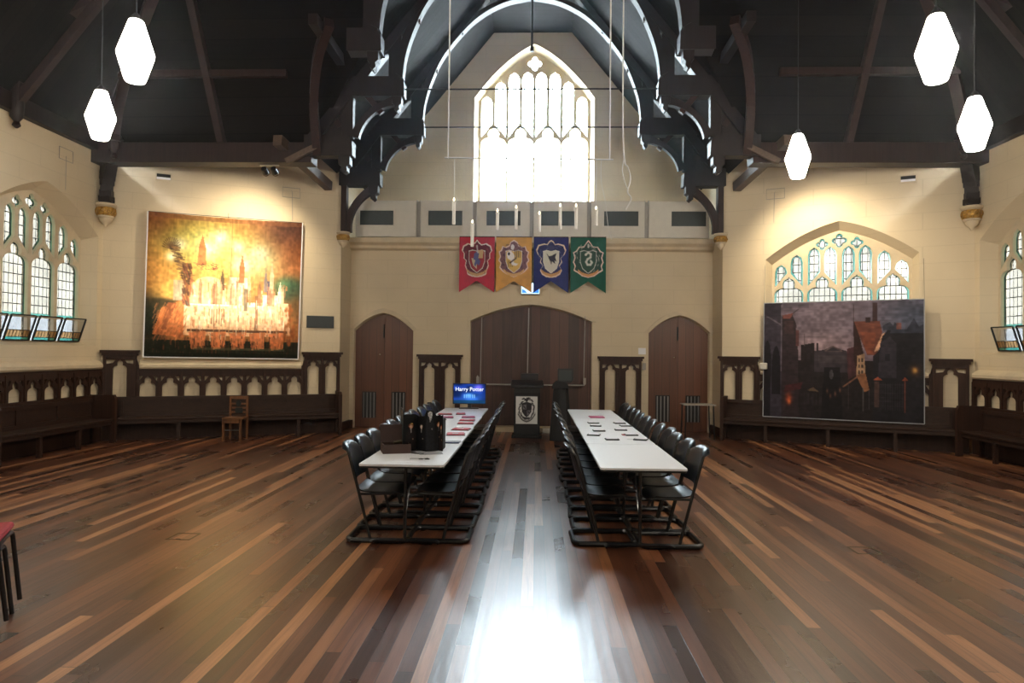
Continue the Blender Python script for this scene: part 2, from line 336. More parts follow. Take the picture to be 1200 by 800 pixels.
def gothic_window(name, F, c, w, sill, spring, apex, d, label, big=False, hopper=True, kk=.42, bright=False):
    """four cusped lights, paired upper lancets, quatrefoils; all in one stone plate"""
    t = .055 if not big else .035; lw = (2*w-3*t*1.3-.06)/4; xs = [c-w+.03+lw/2+i*(lw+t*1.3) for i in range(4)]
    hs = spring-.60 if not big else spring-1.05
    gbot = sill+(.42 if hopper else .02); lower = []; upper = []
    for x in xs: lower.append(trefoil(x, lw/2, gbot, hs, .85))
    for i, x in enumerate(xs):
        for sgn in (-1, 1):
            a = lw/4-.022; cx = x+sgn*(lw/4+.012); b_in = hs+lw*.80; b_out = hs+lw*.30
            top = archh(cx, c, w, spring, apex, kk)-.10
            edge = min(archh(cx-a, c, w, spring, apex, kk), archh(cx+a, c, w, spring, apex, kk))-.07
            if i in (1, 2) and not big: top = min(top, b_in+.50)
            if big and i in (1, 2): top = archh(cx, c, w, spring, apex, kk)-(.36 if (sgn > 0) == (i == 1) else .16)
            sp_ = min(edge-.02, top-.16)
            if sp_ < b_in+.03: sp_ = b_in+.03
            xo = cx+sgn*a; xi = cx-sgn*a
            pl = [(xo, b_out), (xo, sp_), (cx+sgn*a*.75, sp_+(top-sp_)*.6), (cx, top), (cx-sgn*a*.75, sp_+(top-sp_)*.6), (xi, sp_), (xi, b_in)]
            if big and False: pass
            upper.append(pl if sgn < 0 else pl[::-1])
    quats = []
    for i in ((1, 2) if not big else ()): quats.append(quatrefoil(xs[i], min(archh(xs[i], c, w, spring, apex, kk)-.14, hs+lw*.8+(.52 if not big else .66)+.06), .115))
    quats.append(quatrefoil(c, apex-(.17 if not big else .24), .14 if not big else .17))
    holes = lower+upper+quats
    out = arch(c, w+.05, sill-.05, spring+.0, apex+.05, 12, kk)
    root = bpy.data.objects.new(name, None); C.objects.link(root); root.location = F(c, 0, 0); root['kind'] = 'structure'; root['label'] = label
    hop = [rect(x-lw/2, x+lw/2, sill+.02, sill+.40) for x in xs] if hopper else []
    MB().prism([out]+holes+hop, F, d, d-.10).build('tracery', M['stone'], root)
    dg = d-.06; m1 = MB(); m2 = MB(); m3 = MB()
    for hl in holes:
        cx = sum(p[0] for p in hl)/len(hl); cz = sum(p[1] for p in hl)/len(hl)
        ex = max(p[0] for p in hl)-min(p[0] for p in hl); ez = max(p[1] for p in hl)-min(p[1] for p in hl)
        bw = .032 if not big else .02; sx = max(.3, 1-2*bw/ex); sz = max(.3, 1-2*bw/ez)
        inn = [(cx+(p[0]-cx)*sx, cz+(p[1]-cz)*sz) for p in hl]
        m1.prism([hl, inn], F, dg, dg); m2.prism([inn], F, dg, dg)
        m3.tube([F(*p, dg+.004) for p in inn], .005, 4, closed=True)
    m1.build('border_glass', M['g_teal'] if not big else M['g_blue'], root); m2.build('leaded_glass', M['g_boosted'] if bright else M['g_clear'] if not big else M['g_bigleaded'], root, uv=True)
    m3.build('lead_line', M['iron'], root)
    if hopper:
        mh = MB()
        for hl in hop: mh.prism([hl], F, dg, dg)
        mh.build('dimming_pane', M['g_hop'], root)  # extra panes added behind the open sashes to hold back the sky
        for x in xs:
            a = lw/2-.005; T = .13   # top tips into the room
            def Q(tt, hh, dd=0, x=x, a=a): return F(x+tt*a, sill+.02+hh*.40, d+.03+hh*T+dd)
            fr = MB()
            for (A, B) in (((-1, 0), (1, 0)), ((1, 0), (1, 1)), ((1, 1), (-1, 1)), ((-1, 1), (-1, 0))): fr.bar(Q(*A), Q(*B), .022, .022)
            fr.bar(Q(-1, .40), Q(1, .40), .012, .012); fr.bar(Q(-1, .13), Q(1, .13), .010, .010)
            f = fr.build('hopper_sash', M['iron'], root)
            MB().add([Q(-1, .40), Q(1, .40), Q(1, 1), Q(-1, 1)], [(0, 1, 2, 3)])
            g = MB(); g.add([Q(-1, .40), Q(1, .40), Q(1, 1), Q(-1, 1)], [(0, 1, 2, 3)]); g.build('pane', M['g_open'], f)
            g = MB(); b = g.add([Q(-1, .13), Q(1, .13), Q(1, .40), Q(-1, .40)], [(0, 1, 2, 3)])
            for i, p in enumerate([(x-a, .03), (x+a, .03), (x+a, .13), (x-a, .13)]): g.th[b+i] = p
            g.build('pane', M['g_amberopen'], f, uv=True)
            g = MB(); g.add([Q(-1, 0), Q(1, 0), Q(1, .13), Q(-1, .13)], [(0, 1, 2, 3)]); g.build('pane', M['g_tealopen'], f)
    return root

WS, WP, WA = 1.80, 3.62, 4.30           # window: sill, spring, apex (wall face)
WH = 1.33
def whole(c, dz=0): return arch(c, WH, WS-.06, WP+dz, WA+dz), arch(c, WH-.11, WS, WP-.10+dz, WA-.17+dz)
wn = 0
for s, F, nm in ((-1, FCL, 'left'), (1, FCR, 'right')):
    a, b = whole(2.17)
    opening_wall('wall_canted_'+nm, F, rect(0, TC, 0, 5.9), [a], [b], .30, 'canted cream wall, %s of the gallery' % nm)
    wn += 1
    gothic_window('window_%d' % wn, F, 2.17, WH-.11, WS, WP-.10, WA-.17, -.26, ('traceried window hidden behind the bright castle backdrop' if s < 0 else 'traceried window of four lights above the dark street backdrop'), hopper=True, bright=s < 0)  # bright: leaded glass tint lightened so extra daylight glows through the cloth
    p = F(2.17, 3.0, -.5); ang = math.atan2(F.n.y, F.n.x); portal('daylight_portal', p, (PI/2, 0, ang+PI/2), 2.6, 2.7)
for s, F, nm in ((-1, FSL, 'left'), (1, FSR, 'right')):
    cs = (10.93, 6.5, 2.0); hs = []; ins = []  # second and third windows are out of view, added for daylight on the floor
    for c in cs: a, b = whole(c, .14); hs.append(a); ins.append(b)
    opening_wall('wall_'+nm, F, rect(YB, YC, 0, 5.9), hs, ins, .30, 'cream side wall on the %s' % nm)
    for q, c in enumerate(cs):
        wn += 1
        gothic_window('window_%d' % wn, F, c, WH-.11, WS, WP+.04, WA-.03, -.26, 'tall traceried window with open hopper panes, %s side wall, %s' % (nm, ('nearest the corner', 'middle, unseen, added for daylight', 'rearmost, unseen, added for daylight')[q]), hopper=True)
        portal('daylight_portal', F(c, 3.1, -.5), (PI/2, 0, -PI/2 if s < 0 else PI/2) if True else 0, 2.6, 2.7)
struct(MB().box(X0-8.2, X0+8.2, YB-.1, YB, 0, 6.2), 'wall_back', M['wall'], 'plain cream wall behind')
for s, nm in ((-1, 'left'), (1, 'right')):
    x = X0+s*AI; m = MB().box(min(x, x+s*.06), max(x, x+s*.06), YI, YG+.1, 0, 5.9); struct(m, 'wall_jamb_'+nm, M['wall'], 'narrow return wall beside the %s side door' % nm)
# door wall
doors = [(-3.37, .66, 2.17, 2.55), (-.11, 1.34, 2.39, 2.76), (3.12, .66, 2.17, 2.55)]
ho = [arch(c, w, 0.0, sp, ap, 12, .25) for c, w, sp, ap in doors]; hi = [arch(c, w-.02, 0.0, sp-.03, ap-.05, 12, .25) for c, w, sp, ap in doors]
for h in (ho, hi):
    for l in h: l[0] = (l[0][0], -.02); l[1] = (l[1][0], -.02)
m = MB(); outer = [(X0-AI-.02, 0)]
# the wall is cut by the doors from below: outline walks round each opening
for l in ho:
    outer += [(l[0][0], 0)]+[p for p in reversed(l[2:])]+[(l[1][0], 0)]
outer += [(X0+AI+.02, 0), (X0+AI+.02, 4.19), (X0-AI-.02, 4.19)]
m.prism([outer], FD, 0, -.05)
for a, b in zip(ho, hi): m.loft([FD(p[0], max(p[1], 0), 0) for p in [a[0]]+a[:1:-1]+[a[1]]], [FD(p[0], max(p[1], 0), -.17) for p in [b[0]]+b[:1:-1]+[b[1]]], closed=False)
struct(m, 'wall_front', M['wall'], 'cream end wall with three arched doorways')
# stone hood mouldings over doors
for i, (c, w, sp, ap) in enumerate(doors):
    A = arch(c, w+.09, 0, sp, ap+.10, 12, .25)[2:]; B = arch(c, w, 0, sp, ap, 12, .25)[2:]
    o = MB().prism([A+B[::-1]], FD, .05, -.04); struct(o, 'trim_%d' % (i+1), M['stone'], 'stone hood moulding over the %s doorway' % ('left', 'large centre', 'right')[i])
# door leaves
def leaf(c0, c1, sp, ap, c, w, mat, name, parent):
    n = 8; pts = [(c0, .0), (c1, .0)]
    for i in range(n+1): x = c1+(c0-c1)*i/n; pts.append((x, archh(x, c, w, sp, ap, .25)))
    return MB().prism([pts], FD, -.11, -.17).build(name, mat, parent)
for i, (c, w, sp, ap) in enumerate(doors):
    root = bpy.data.objects.new('door_%d' % (i+1), None); C.objects.link(root); root.location = (c, YD+.1, 0); root['kind'] = 'structure'
    root['label'] = ('narrow arched double door at the left', 'wide arched timber doors behind the lectern', 'narrow arched double door at the right')[i]
    W = w+.03
    for s in (-1, 1):
        a, b = (c-W, c-.006) if s < 0 else (c+.006, c+W)
        l = leaf(a, b, sp, ap+.01, c, W, M['door'] if i != 1 else M['door2'], 'door_leaf', root)
        if i != 1:
            g0 = c+s*.33
            fr = MB().fbox(FD, g0-.155, g0+.155, .22, .80, -.105, -.095).build('grille', M['blackm'], l)
            b_ = MB()
            for k in range(4): x = g0-.155+.04+k*.077; b_.fbox(FD, x-.011, x+.011, .22, .78, -.095, -.080)
            b_.build('grille_bar', M['steel'], l)
        else:
            MB().fbox(FD, c+s*.1-.04*s-.02, c+s*.1-.04*s+.02, 1.03, 1.18, -.11, -.08).build('door_handle', M['iron'], l)
    MB().fbox(FD, c-.02, c+.02, .0, ap-.03, -.11, -.10).build('meeting_strip', M['door'] if i != 1 else M['door2'], root)
    if i != 1:
        hb = MB().tube([FD(c-.01, 1.0+1.0, -.1), FD(c-.01, 2.3, -.1)], .018, 6).build('bolt', M['iron'], root)
        MB().lathe([(.0, 0), (.022, 0), (.022, .02), (0, .02)], FD(c-.09, 1.62, -.08), 10, False).build('door_knob', M['chrome'], root)
# door steps, skirting
MB_ = MB().fbox(FD, -1.45, 1.23, 0, .10, .35, 0.0); struct(MB_, 'trim_4', M['stone'], 'pale stone step before the wide doors')
for i, (a, b) in enumerate(((X0-AI, -4.03), (-2.71, -1.45), (1.23, 2.46), (3.78, X0+AI))):
    struct(MB().fbox(FD, a, b, 0, .18, .03, 0), 'baseboard_front.%03d' % i if i else 'baseboard_front', M['oak'])
for s in (-1, 1):
    x = X0+s*AI; struct(MB().box(min(x, x-s*.03), max(x, x-s*.03), YI, YD, 0, .18), 'baseboard_'+('left' if s < 0 else 'right'), M['oak'])

# gallery
struct(MB().box(X0-AI, X0+AI, 14.86, YG, 4.12, 4.20), 'trim_5', M['board'], 'gallery floor')
m = MB().prism([[(15.0, 3.93), (14.90, 3.97), (14.90, 4.03), (14.82, 4.09), (14.82, 4.19), (15.0, 4.19)]], Frame((X0-AI, 0, 0), (0, 1, 0), (1, 0, 0)), 0, 2*AI)
struct(m, 'trim_6', M['stone'], 'moulded stone cornice below the gallery')
px_div = [-4.02, -2.59, -1.36, -.115, 1.13, 2.37, 3.75]
vent = [(-3.66, .38), (-2.02+.0, .37), (-.70, .38), (.51, .38), (1.80, .38), (3.19, .39)]
names6 = ('leftmost', 'second from left', 'third from left, over the yellow banner', 'fourth from left, over the blue banner', 'fifth from left', 'rightmost')
for i in range(6):
    a, b = px_div[i], px_div[i+1]; c = (px_div[i]+px_div[i+1])/2; vc = [-3.51, -2.0, -.73, .46, 1.82, 3.27][i]
    r = thing('parapet_box', 'white gallery front section with dark vent, %s' % names6[i], 'gallery front', (c, 14.8, 4.21), 'gallery front panels')
    MB().prism([rect(a+.045, b-.045, 4.21, 5.0), rect(vc-.38, vc+.38, 4.45, 4.79)], Frame((0, 14.84, 0), (1, 0, 0), (0, -1, 0)), 0, .04).build('board', M['board'], r, bevel=.006)
    fr = MB().prism([rect(vc-.40, vc+.40, 4.43, 4.81), rect(vc-.37, vc+.37, 4.46, 4.78)], Frame((0, 14.8, 0), (1, 0, 0), (0, -1, 0)), 0, .015).build('vent_frame', M['board'], r)
    MB().box(vc-.38, vc+.38, 14.83, 14.84, 4.45, 4.79).build('vent_grille', M['grille'], r)
for i in range(1, 6):
    x = px_div[i]; m = MB().box(x-.044, x-.030, 14.82, 14.86, 4.21, 5.02).box(x+.030, x+.044, 14.82, 14.86, 4.21, 5.02).box(x-.03, x+.03, 14.85, 14.86, 4.21, 4.99)
    solo(m, 'gallery_post', M['conduit'], 'slim metal post between gallery panels, %s of five' % ('first', 'second', 'third', 'fourth', 'last')[i-1], 'post', 'gallery posts')
# gable wall and window above the gallery
gc, gw = -.09, 1.49
a = arch(gc, gw, 4.9, 7.72, 9.10, 14, .5); b = arch(gc, gw-.17, 5.0, 7.78, 8.93, 14, .5)
opening_wall('wall_gable', FG, [(X0-AI-.05, 4.1), (X0+AI+.05, 4.1), (X0+AI+.05, 5.7), (X0+1.0, 9.5), (X0-1.0, 9.5), (X0-AI-.05, 5.7)], [a], [b], .35, 'cream gable wall behind the gallery')
gothic_window('window_9', FG, gc, gw-.17, 5.0, 7.78, 8.93, -.31, 'bright tall pointed window in the gable', big=True, hopper=False, kk=.5)
m = MB().prism([arch(gc, gw+.0, 4.95, 7.72, 9.10, 14, .5), arch(gc, gw-.07, 5.0, 7.73, 9.02, 14, .5)], FG, .03, -.02); struct(m, 'trim_7', M['stone'], 'moulding round the gable window')
portal('daylight_portal', (gc, YG+.6, 6.9), (-PI/2, 0, 0), 2.8, 4.2)

# ------------------------------------------------------------------ roof
EH = 5.5; TS = 1.7; NS = 1.227; NE = 5.55
YR = YC-.1
HF = 9.3; AF = AI-(HF-NE)/NS
dF = (HF-5.4)/TS
top = 5.4+TS*6.3; SS = (top-5.4)/AC
def poly(name, pts, mat, label=None): m = MB(); m.add(pts, [tuple(range(len(pts)))]); o = m.build(name, mat); o['kind'] = 'structure'; tag(o, label); return o
for s in (-1, 1):
    x = lambda a: X0+s*a
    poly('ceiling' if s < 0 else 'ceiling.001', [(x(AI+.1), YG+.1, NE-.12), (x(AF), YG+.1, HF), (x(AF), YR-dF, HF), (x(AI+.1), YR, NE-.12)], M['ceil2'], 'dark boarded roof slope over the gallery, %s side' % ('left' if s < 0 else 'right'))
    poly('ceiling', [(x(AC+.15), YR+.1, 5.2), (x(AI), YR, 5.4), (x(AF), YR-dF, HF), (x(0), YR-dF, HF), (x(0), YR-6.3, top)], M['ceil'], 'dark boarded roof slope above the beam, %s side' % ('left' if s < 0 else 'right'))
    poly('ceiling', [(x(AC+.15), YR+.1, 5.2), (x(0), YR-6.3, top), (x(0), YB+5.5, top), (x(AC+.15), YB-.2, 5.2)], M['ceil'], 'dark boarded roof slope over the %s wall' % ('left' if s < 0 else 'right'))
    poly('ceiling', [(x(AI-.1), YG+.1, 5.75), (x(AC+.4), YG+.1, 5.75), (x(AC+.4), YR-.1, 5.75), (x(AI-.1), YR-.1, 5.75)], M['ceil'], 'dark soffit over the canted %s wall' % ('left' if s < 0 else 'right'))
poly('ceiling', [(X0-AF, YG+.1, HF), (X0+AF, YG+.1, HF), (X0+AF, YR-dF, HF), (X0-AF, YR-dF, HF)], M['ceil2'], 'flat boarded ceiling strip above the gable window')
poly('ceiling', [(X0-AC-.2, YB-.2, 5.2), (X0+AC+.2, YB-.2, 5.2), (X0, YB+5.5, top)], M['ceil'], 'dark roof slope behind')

FX = lambda Y: Frame((X0, Y, 0), (1, 0, 0), (0, -1, 0))
def arcband(p0, p1, w, bulge, n=12, q=None):
    """curved brace from p0 to p1, w wide, bowing sideways by bulge; ends tapered into square shoulders"""
    p0 = Vector((*p0, 0)); p1 = Vector((*p1, 0)); d = (p1-p0); L = d.length; d.normalize(); nn = Vector((-d.y, d.x, 0)); o = []; i_ = []
    for i in range(n+1):
        t = i/n; c = p0+d*(L*t)+nn*(bulge*4*t*(1-t)); tg = (d*L+nn*(bulge*4*(1-2*t))).normalized(); nr = Vector((-tg.y, tg.x, 0)); ww = w*(1+.5*abs(2*t-1)**3)
        o.append((c+nr*ww/2)[:2]); i_.append((c-nr*ww/2)[:2])
    return o+i_[::-1]
def truss(Y, label, full=True, posts=False):
    r = thing('roof_truss', label, 'roof truss', (X0, Y, 4.2 if full else 5.1)); F = FX(Y); T = .13
    for s in (-1, 1):
        P = lambda l: [(s*a, h) for a, h in l]
        ex = 4.0 if full else 4.05
        if full: MB().prism([P([(3.15, 5.17), (3.15, 5.42), (3.24, 5.52), (ex, 5.52), (ex, 5.17)])], F, T, -T).build('lower_hammer_beam', M['beam'], r, bevel=.01)
        if full: MB().prism([P([(3.20, 5.18), (3.20, 5.02), (3.25, 4.98), (3.25, 4.90), (3.30, 4.86), (3.35, 4.90), (3.35, 4.98), (3.40, 5.02), (3.40, 5.18)])], F, .09, -.09).build('pendant', M['beam'], r, bevel=.006)
        if not full: MB().prism([P([(2.6, 7.15), (AF, HF-.02), (AF-.02, HF-.16), (2.45, 7.2)])], F, .11, -.11).build('principal_rafter', M['beam'], r)
        if full: MB().prism([P([(3.16, 5.5), (3.34, 5.5), (3.34, 6.25), (3.16, 6.25)])], F, .09, -.09).build('lower_post', M['beam'], r, bevel=.01)
        if full: MB().prism([P([(3.34, 5.5), (3.98, 5.5), (3.40, 6.3), (3.34, 6.3)])], F, .03, -.03).build('spandrel_board', M['beam'], r)
        if full: MB().prism([arcband((s*3.13, 5.52), (s*2.42, 6.16), .11, s*-.13)], F, .06, -.06).build('upper_brace', M['beam'], r)
        MB().prism([P([(2.24, 6.23), (2.24, 6.48), (2.33, 6.56), (3.25, 6.56), (3.45, 6.23)] if full else [(2.24, 6.23), (2.24, 6.48), (2.33, 6.56), (2.75, 6.56), (2.75, 6.23)])], F, T, -T).build('upper_hammer_beam', M['beam'], r, bevel=.01)
        MB().prism([P([(2.29, 6.24), (2.29, 6.10), (2.33, 6.06), (2.33, 6.0), (2.37, 5.96), (2.41, 6.0), (2.41, 6.06), (2.45, 6.10), (2.45, 6.24)])], F, .08, -.08).build('pendant', M['beam'], r, bevel=.006)
        MB().prism([P([(2.30, 6.5), (2.52, 6.5), (2.52, 7.20), (2.30, 7.40)])], F, .09, -.09).build('upper_post', M['beam'], r)
        # arched rib
        mid = smoothpts([(2.27, 6.56, 0), (2.22, 6.95, 0), (2.08, 7.40, 0), (1.81, 7.95, 0), (1.22, 8.63, 0), (.60, 9.00, 0), (0, 9.13, 0)], 5); rin = [(p.x, p.y) for p in mid]
        rib = [(a*1.045+.03*(a/2.27), h+.075) for a, h in rin]
        MB().prism([P(rin+rib[::-1])], F, .10, -.10).build('arched_rib', M['beam'], r)
        if full: MB().prism([P([(4.02, 5.45), (AF, HF-.02), (AF-.02, HF-.16), (3.75, 5.46)])], F, .11, -.11).build('principal_rafter', M['beam'], r)
        for (a0, h0, a1, h1) in ((1.98, 7.62, 2.25, 7.62), (1.45, 8.42, 1.62, 8.38), (2.95, 6.3, 2.65, 5.95), (3.6, 6.0, 3.4, 5.7))[:4 if full else 2]:
            MB().bar(F(s*a0, h0, 0), F(s*a1, h1, 0), .10, .08, (0, 1, 0)).build('strut', M['beam_red'], r)
        if posts:
            MB().prism([P([(3.86, 4.18), (3.97, 4.18), (3.97, 5.17), (3.86, 5.17)])], F, .10, -.08).build('wall_post', M['beam_red'], r)
            MB().prism([arcband((s*3.86, 4.20), (s*3.30, 5.12), .13, s*-.15)], F, .07, -.07).build('lower_brace', M['beam_red'], r)
    MB().prism([[(-AF-.1, HF-.13), (AF+.1, HF-.13), (AF+.1, HF-.02), (-AF-.1, HF-.02)]], F, .10, -.10).build('collar_beam', M['beam'], r)
    return r
truss(14.22, 'dark double hammerbeam truss nearest the gable window, carried on gilded corbels', posts=True)
truss(12.05, 'dark double hammerbeam truss standing in line with the long wall beams')
truss(10.25, 'dark hammerbeam truss closest to the camera, highest in the picture', False)
for s in (-1, 1):
    sd = 'left' if s < 0 else 'right'
    # long wall beam in line with the second truss
    m = MB().box(*sorted((X0+s*3.9, X0+s*(AC))), 12.0, 12.35, 5.06, 5.42); solo(m, 'wall_beam', M['beam_red'], 'long dark red-brown beam over the %s canted wall' % sd, 'beam', 'long wall beams', bevel=.012)
    m = MB().box(*sorted((X0+s*(AC-.14), X0+s*(AC-.002))), YB+.1, 12.0, 5.28, 5.55); solo(m, 'eaves_beam', M['beam'], 'dark eaves beam along the top of the %s side wall' % sd, 'beam', bevel=.01)
    # diagonal beam towards the inner column with short cross brace
    m = MB().bar((X0+s*4.42, 11.75, 5.38), (X0+s*4.2, 14.0, 5.12), .16, .18); solo(m, 'diagonal_beam', M['beam_pale'], 'pale brown diagonal beam between the %s column and the long beam' % sd, 'beam', 'diagonal beams')
    m = MB().bar((X0+s*3.72, 11.9, 5.34), (X0+s*4.30, 11.86, 5.03), .08, .10); solo(m, 'cross_brace', M['beam_pale'], 'pale brown cross brace near the %s hammerbeam' % sd, 'brace', 'cross braces')
    # purlins lengthwise, hung between the three trusses
    for a, h, nm in ((3.27, 6.62, 'lower'), (2.43, 7.55, 'upper')):
        m = MB().box(*sorted((X0+s*(a-.07), X0+s*(a+.07))), 10.1, YG, h, h+.16); solo(m, 'purlin', M['beam'], '%s lengthwise purlin under the %s slope over the gallery' % (nm, sd), 'purlin', 'purlins')
    # big curved brace springing from the wall beam to the near truss
    m = MB(); pts = smoothpts([(X0+s*3.78, 12.0, 5.2), (X0+s*3.70, 11.5, 5.9), (X0+s*3.45, 10.9, 6.45), (X0+s*3.1, 10.35, 6.75)], 5)
    for a_, b_ in zip(pts, pts[1:]): m.bar(a_, b_+(b_-a_)*.2, .14, .16)
    solo(m, 'curved_brace', M['beam_red'], 'large red-brown curved brace rising from the %s beam end' % sd, 'brace', 'large curved braces')
    # corner post, corbel bracket and hip rafter
    cx, cyy = X0+s*(AC-.12), YC-.10
    r = thing('corner_rafter', 'dark curved corner post and hip rafter above the %s corner corbel' % sd, 'roof timber', (cx, cyy, 4.34), 'corner rafters')
    m = MB(); pts = smoothpts([(cx, cyy, 4.34), (cx-s*.02, cyy-.03, 4.8), (cx-s*.14, cyy-.12, 5.25), (cx-s*.30, cyy-.25, 5.55)], 5)
    for i, (a_, b_) in enumerate(zip(pts, pts[1:])): m.bar(a_, b_+(b_-a_)*.15, .20, .20+.008*i)
    m.build('curved_post', M['beam'], r)
    m = MB(); pts = smoothpts([(cx-s*.26, cyy-.20, 5.40), (cx-s*.45, cyy-.45, 6.0), (cx-s*.95, cyy-.85, 6.9), (cx-s*2.2, cyy-1.8, 8.3)], 5)
    for a_, b_ in zip(pts, pts[1:]): m.bar(a_, b_+(b_-a_)*.1, .17, .22)
    m.build('hip_rafter', M['beam_red'], r)
    m = MB().lathe([(.03, -.30), (.06, -.26), (.04, -.2), (.08, -.14), (.10, -.05), (.09, 0), (.11, .02), (.11, .12), (0, .14)], (cx-s*.32, cyy-.3, 5.42), 10); m.build('pendant_knob', M['beam_red'], r, smooth=True)
    # common rafter and purlin on the slope above the beam
    m = MB()
    def RP(a, d, off=.07): return (X0+s*a, YR-d, 5.4+TS*d-.19)
    m.bar(RP(5.6, .12), RP(5.6, 2.4), .12, .14); solo(m, 'common_rafter', M['beam_red'], 'rafter running up the dark slope, %s side' % sd, 'rafter', 'common rafters')
    m = MB().bar(RP(4.2, .74), RP(7.15, .74), .10, .12); solo(m, 'slope_purlin', M['beam_red'], 'level purlin across the dark slope, %s side' % sd, 'purlin', 'slope purlins')
    # side wall truss foot
    r = thing('side_truss', 'curved wall brace with turned pendant high on the %s side wall' % sd, 'roof timber', (X0+s*(AC-.05), 10.05, 5.0), 'side wall braces')
    xs_ = lambda a: X0+s*a
    m = MB(); pts = smoothpts([(xs_(7.80), 10.05, 5.35), (xs_(7.72), 10.05, 5.95), (xs_(7.3), 10.05, 6.6), (xs_(6.6), 10.05, 7.0)], 5)
    for a_, b_ in zip(pts, pts[1:]): m.bar(a_, b_+(b_-a_)*.15, .16, .16)
    m.build('curved_brace', M['beam_red'], r)
    MB().bar((xs_(7.75), 10.05, 5.45), (xs_(6.3), 10.05, 7.25), .12, .12).build('strut', M['beam_red'], r)
    MB().lathe([(.02, -.32), (.06, -.28), (.04, -.22), (.09, -.15), (.10, 0), (.10, .35), (0, .36)], (xs_(7.78), 10.05, 5.35), 10).build('pendant_knob', M['beam'], r, smooth=True)
# tie rods
for Y, h, w, l in ((12.05, 6.38, 2.28, 'black iron tie rod crossing high in front of the gable window'), (14.22, 6.42, 2.28, 'lower black iron tie rod nearer the gable window')):
    solo(MB().tube([(X0-w, Y, h), (X0+w, Y, h)], .014, 6), 'tie_rod', M['iron'], l, 'tie rod')
solo(MB().tube([(-.12, 12.05, 9.05), (-.12, 12.05, 7.1)], .02, 6).tube([(-.12, 12.05, 7.13), (-.12, 12.05, 7.05)], .035, 6), 'king_rod', M['iron'], 'black vertical iron rod hanging before the top of the gable window', 'rod')

# corbels
def corbel(x, y, ztop, sc_, label, grp):
    r = thing('corbel', label, 'corbel', (x, y, ztop-.45*sc_), grp)
    z = lambda q: ztop-q*sc_
    MB().lathe([(.0, z(.0)), (.19*sc_, z(.0)), (.20*sc_, z(.03)), (.17*sc_, z(.07)), (.15*sc_, z(.08)), (0, z(.08))], (x, y, 0), 16).build('abacus', M['stone'], r, smooth=True)
    g = MB().lathe([(0, z(.08)), (.15*sc_, z(.08)), (.165*sc_, z(.14)), (.16*sc_, z(.20)), (.13*sc_, z(.25)), (0, z(.25))], (x, y, 0), 16)
    for k in range(12):
        an = 2*PI*k/12; g.tube(smoothpts([(x+.15*sc_*math.cos(an), y+.15*sc_*math.sin(an), z(.24)), (x+.18*sc_*math.cos(an+.2), y+.18*sc_*math.sin(an+.2), z(.17)), (x+.165*sc_*math.cos(an+.45), y+.165*sc_*math.sin(an+.45), z(.10))], 3), .018*sc_, 5)
    g.build('gilded_foliage', M['gold'], r, smooth=True)
    MB().lathe([(0, z(.25)), (.15*sc_, z(.25)), (.15*sc_, z(.28)), (.12*sc_, z(.30)), (.12*sc_, z(.34)), (.08*sc_, z(.39)), (.04*sc_, z(.42)), (.025*sc_, z(.46)), (0, z(.47))], (x, y, 0), 16).build('tapered_base', M['stone'], r, smooth=True)
for s in (-1, 1):
    sd = 'left' if s < 0 else 'right'
    corbel(X0+s*(AI-.04), YI-.0, 4.2, .72, 'small gilded corbel at the %s end of the gallery' % sd, 'column corbels')
    corbel(X0+s*(AC-.13), YC-.13, 4.36, .9, 'large gilded corbel high in the %s corner of the room' % sd, 'corner corbels')
    # slender shaft at the column
# ------------------------------------------------------------------ panelling and benches
def panelling(F, segs, label, shoulder=True, bottom=None):
    """segs: (t0, t1, top, rail, n arches); tall and low runs joined by curved shoulders"""
    t0 = segs[0][0]; t1 = segs[-1][1]; c = F((t0+t1)/2, 0, .05)
    r = thing('arcaded_panelling', label, 'panelling', c)
    d0, d1 = .075, .03; out = [(t0, bottom or 0), (t1, bottom or 0)]; holes = []
    top = []
    for i, (a, b, tp, rail, n) in enumerate(segs):
        if i and segs[i-1][2] > tp+.1: top += [(a, tp+.20), (a+.03, tp+.08), (a+.10, tp+.02)]
        elif i == 0 or abs(segs[i-1][2]-tp) < .01: pass
        if not (i and segs[i-1][2] > tp+.1): top += [(a, tp)]
        if i < len(segs)-1 and segs[i+1][2] > tp+.1: top += [(b-.10, tp+.02), (b-.03, tp+.08), (b, tp+.20)]
        else: top += [(b, tp)]
        w = (b-a)/n
        for k in range(n):
            x = a+w*(k+.5); hw = min(.135, w*.37) if tp < 1.5 else w*.36
            if tp > 1.5: hw = min(.115, w*.33)
            hs = tp-.10-1.55*hw-.03
            holes.append(trefoil(x, hw, rail, hs, .95))
            for sg in (-1, 1):   # spandrel eyes
                e = w/2-.03; holes.append([(x+sg*e, hs+1.5*hw), (x+sg*e, hs+.75*hw), (x+sg*hw*.98, hs+.95*hw), (x+sg*hw*.62, hs+1.5*hw)])
    out += top[::-1]
    MB().prism([out]+holes, F, d1, d0).build('arcade_board', M['oak'], r)
    for i, (a, b, tp, rail, n) in enumerate(segs):
        if tp > 1.5:
            MB().fbox(F, a-.05, b+.05, tp-.01, tp+.04, .0, .13).fbox(F, a-.02, b+.02, tp-.06, tp-.01, .02, .10).build('cap_rail', M['oak'], r)
        m = MB().fbox(F, a, b, rail-.05, rail, .07, .10)
        w = (b-a)/n
        m.build('lower_rail', M['oak'], r)
        for k in range(n+1):
            x = min(max(a+w*k, a+.03), b-.03); MB().fbox(F, x-.022, x+.022, rail, tp-.05, .075, .092).build('mullion', M['oak'], r)
    return r
LOW, TALL, RAIL = 1.32, 1.63, .83
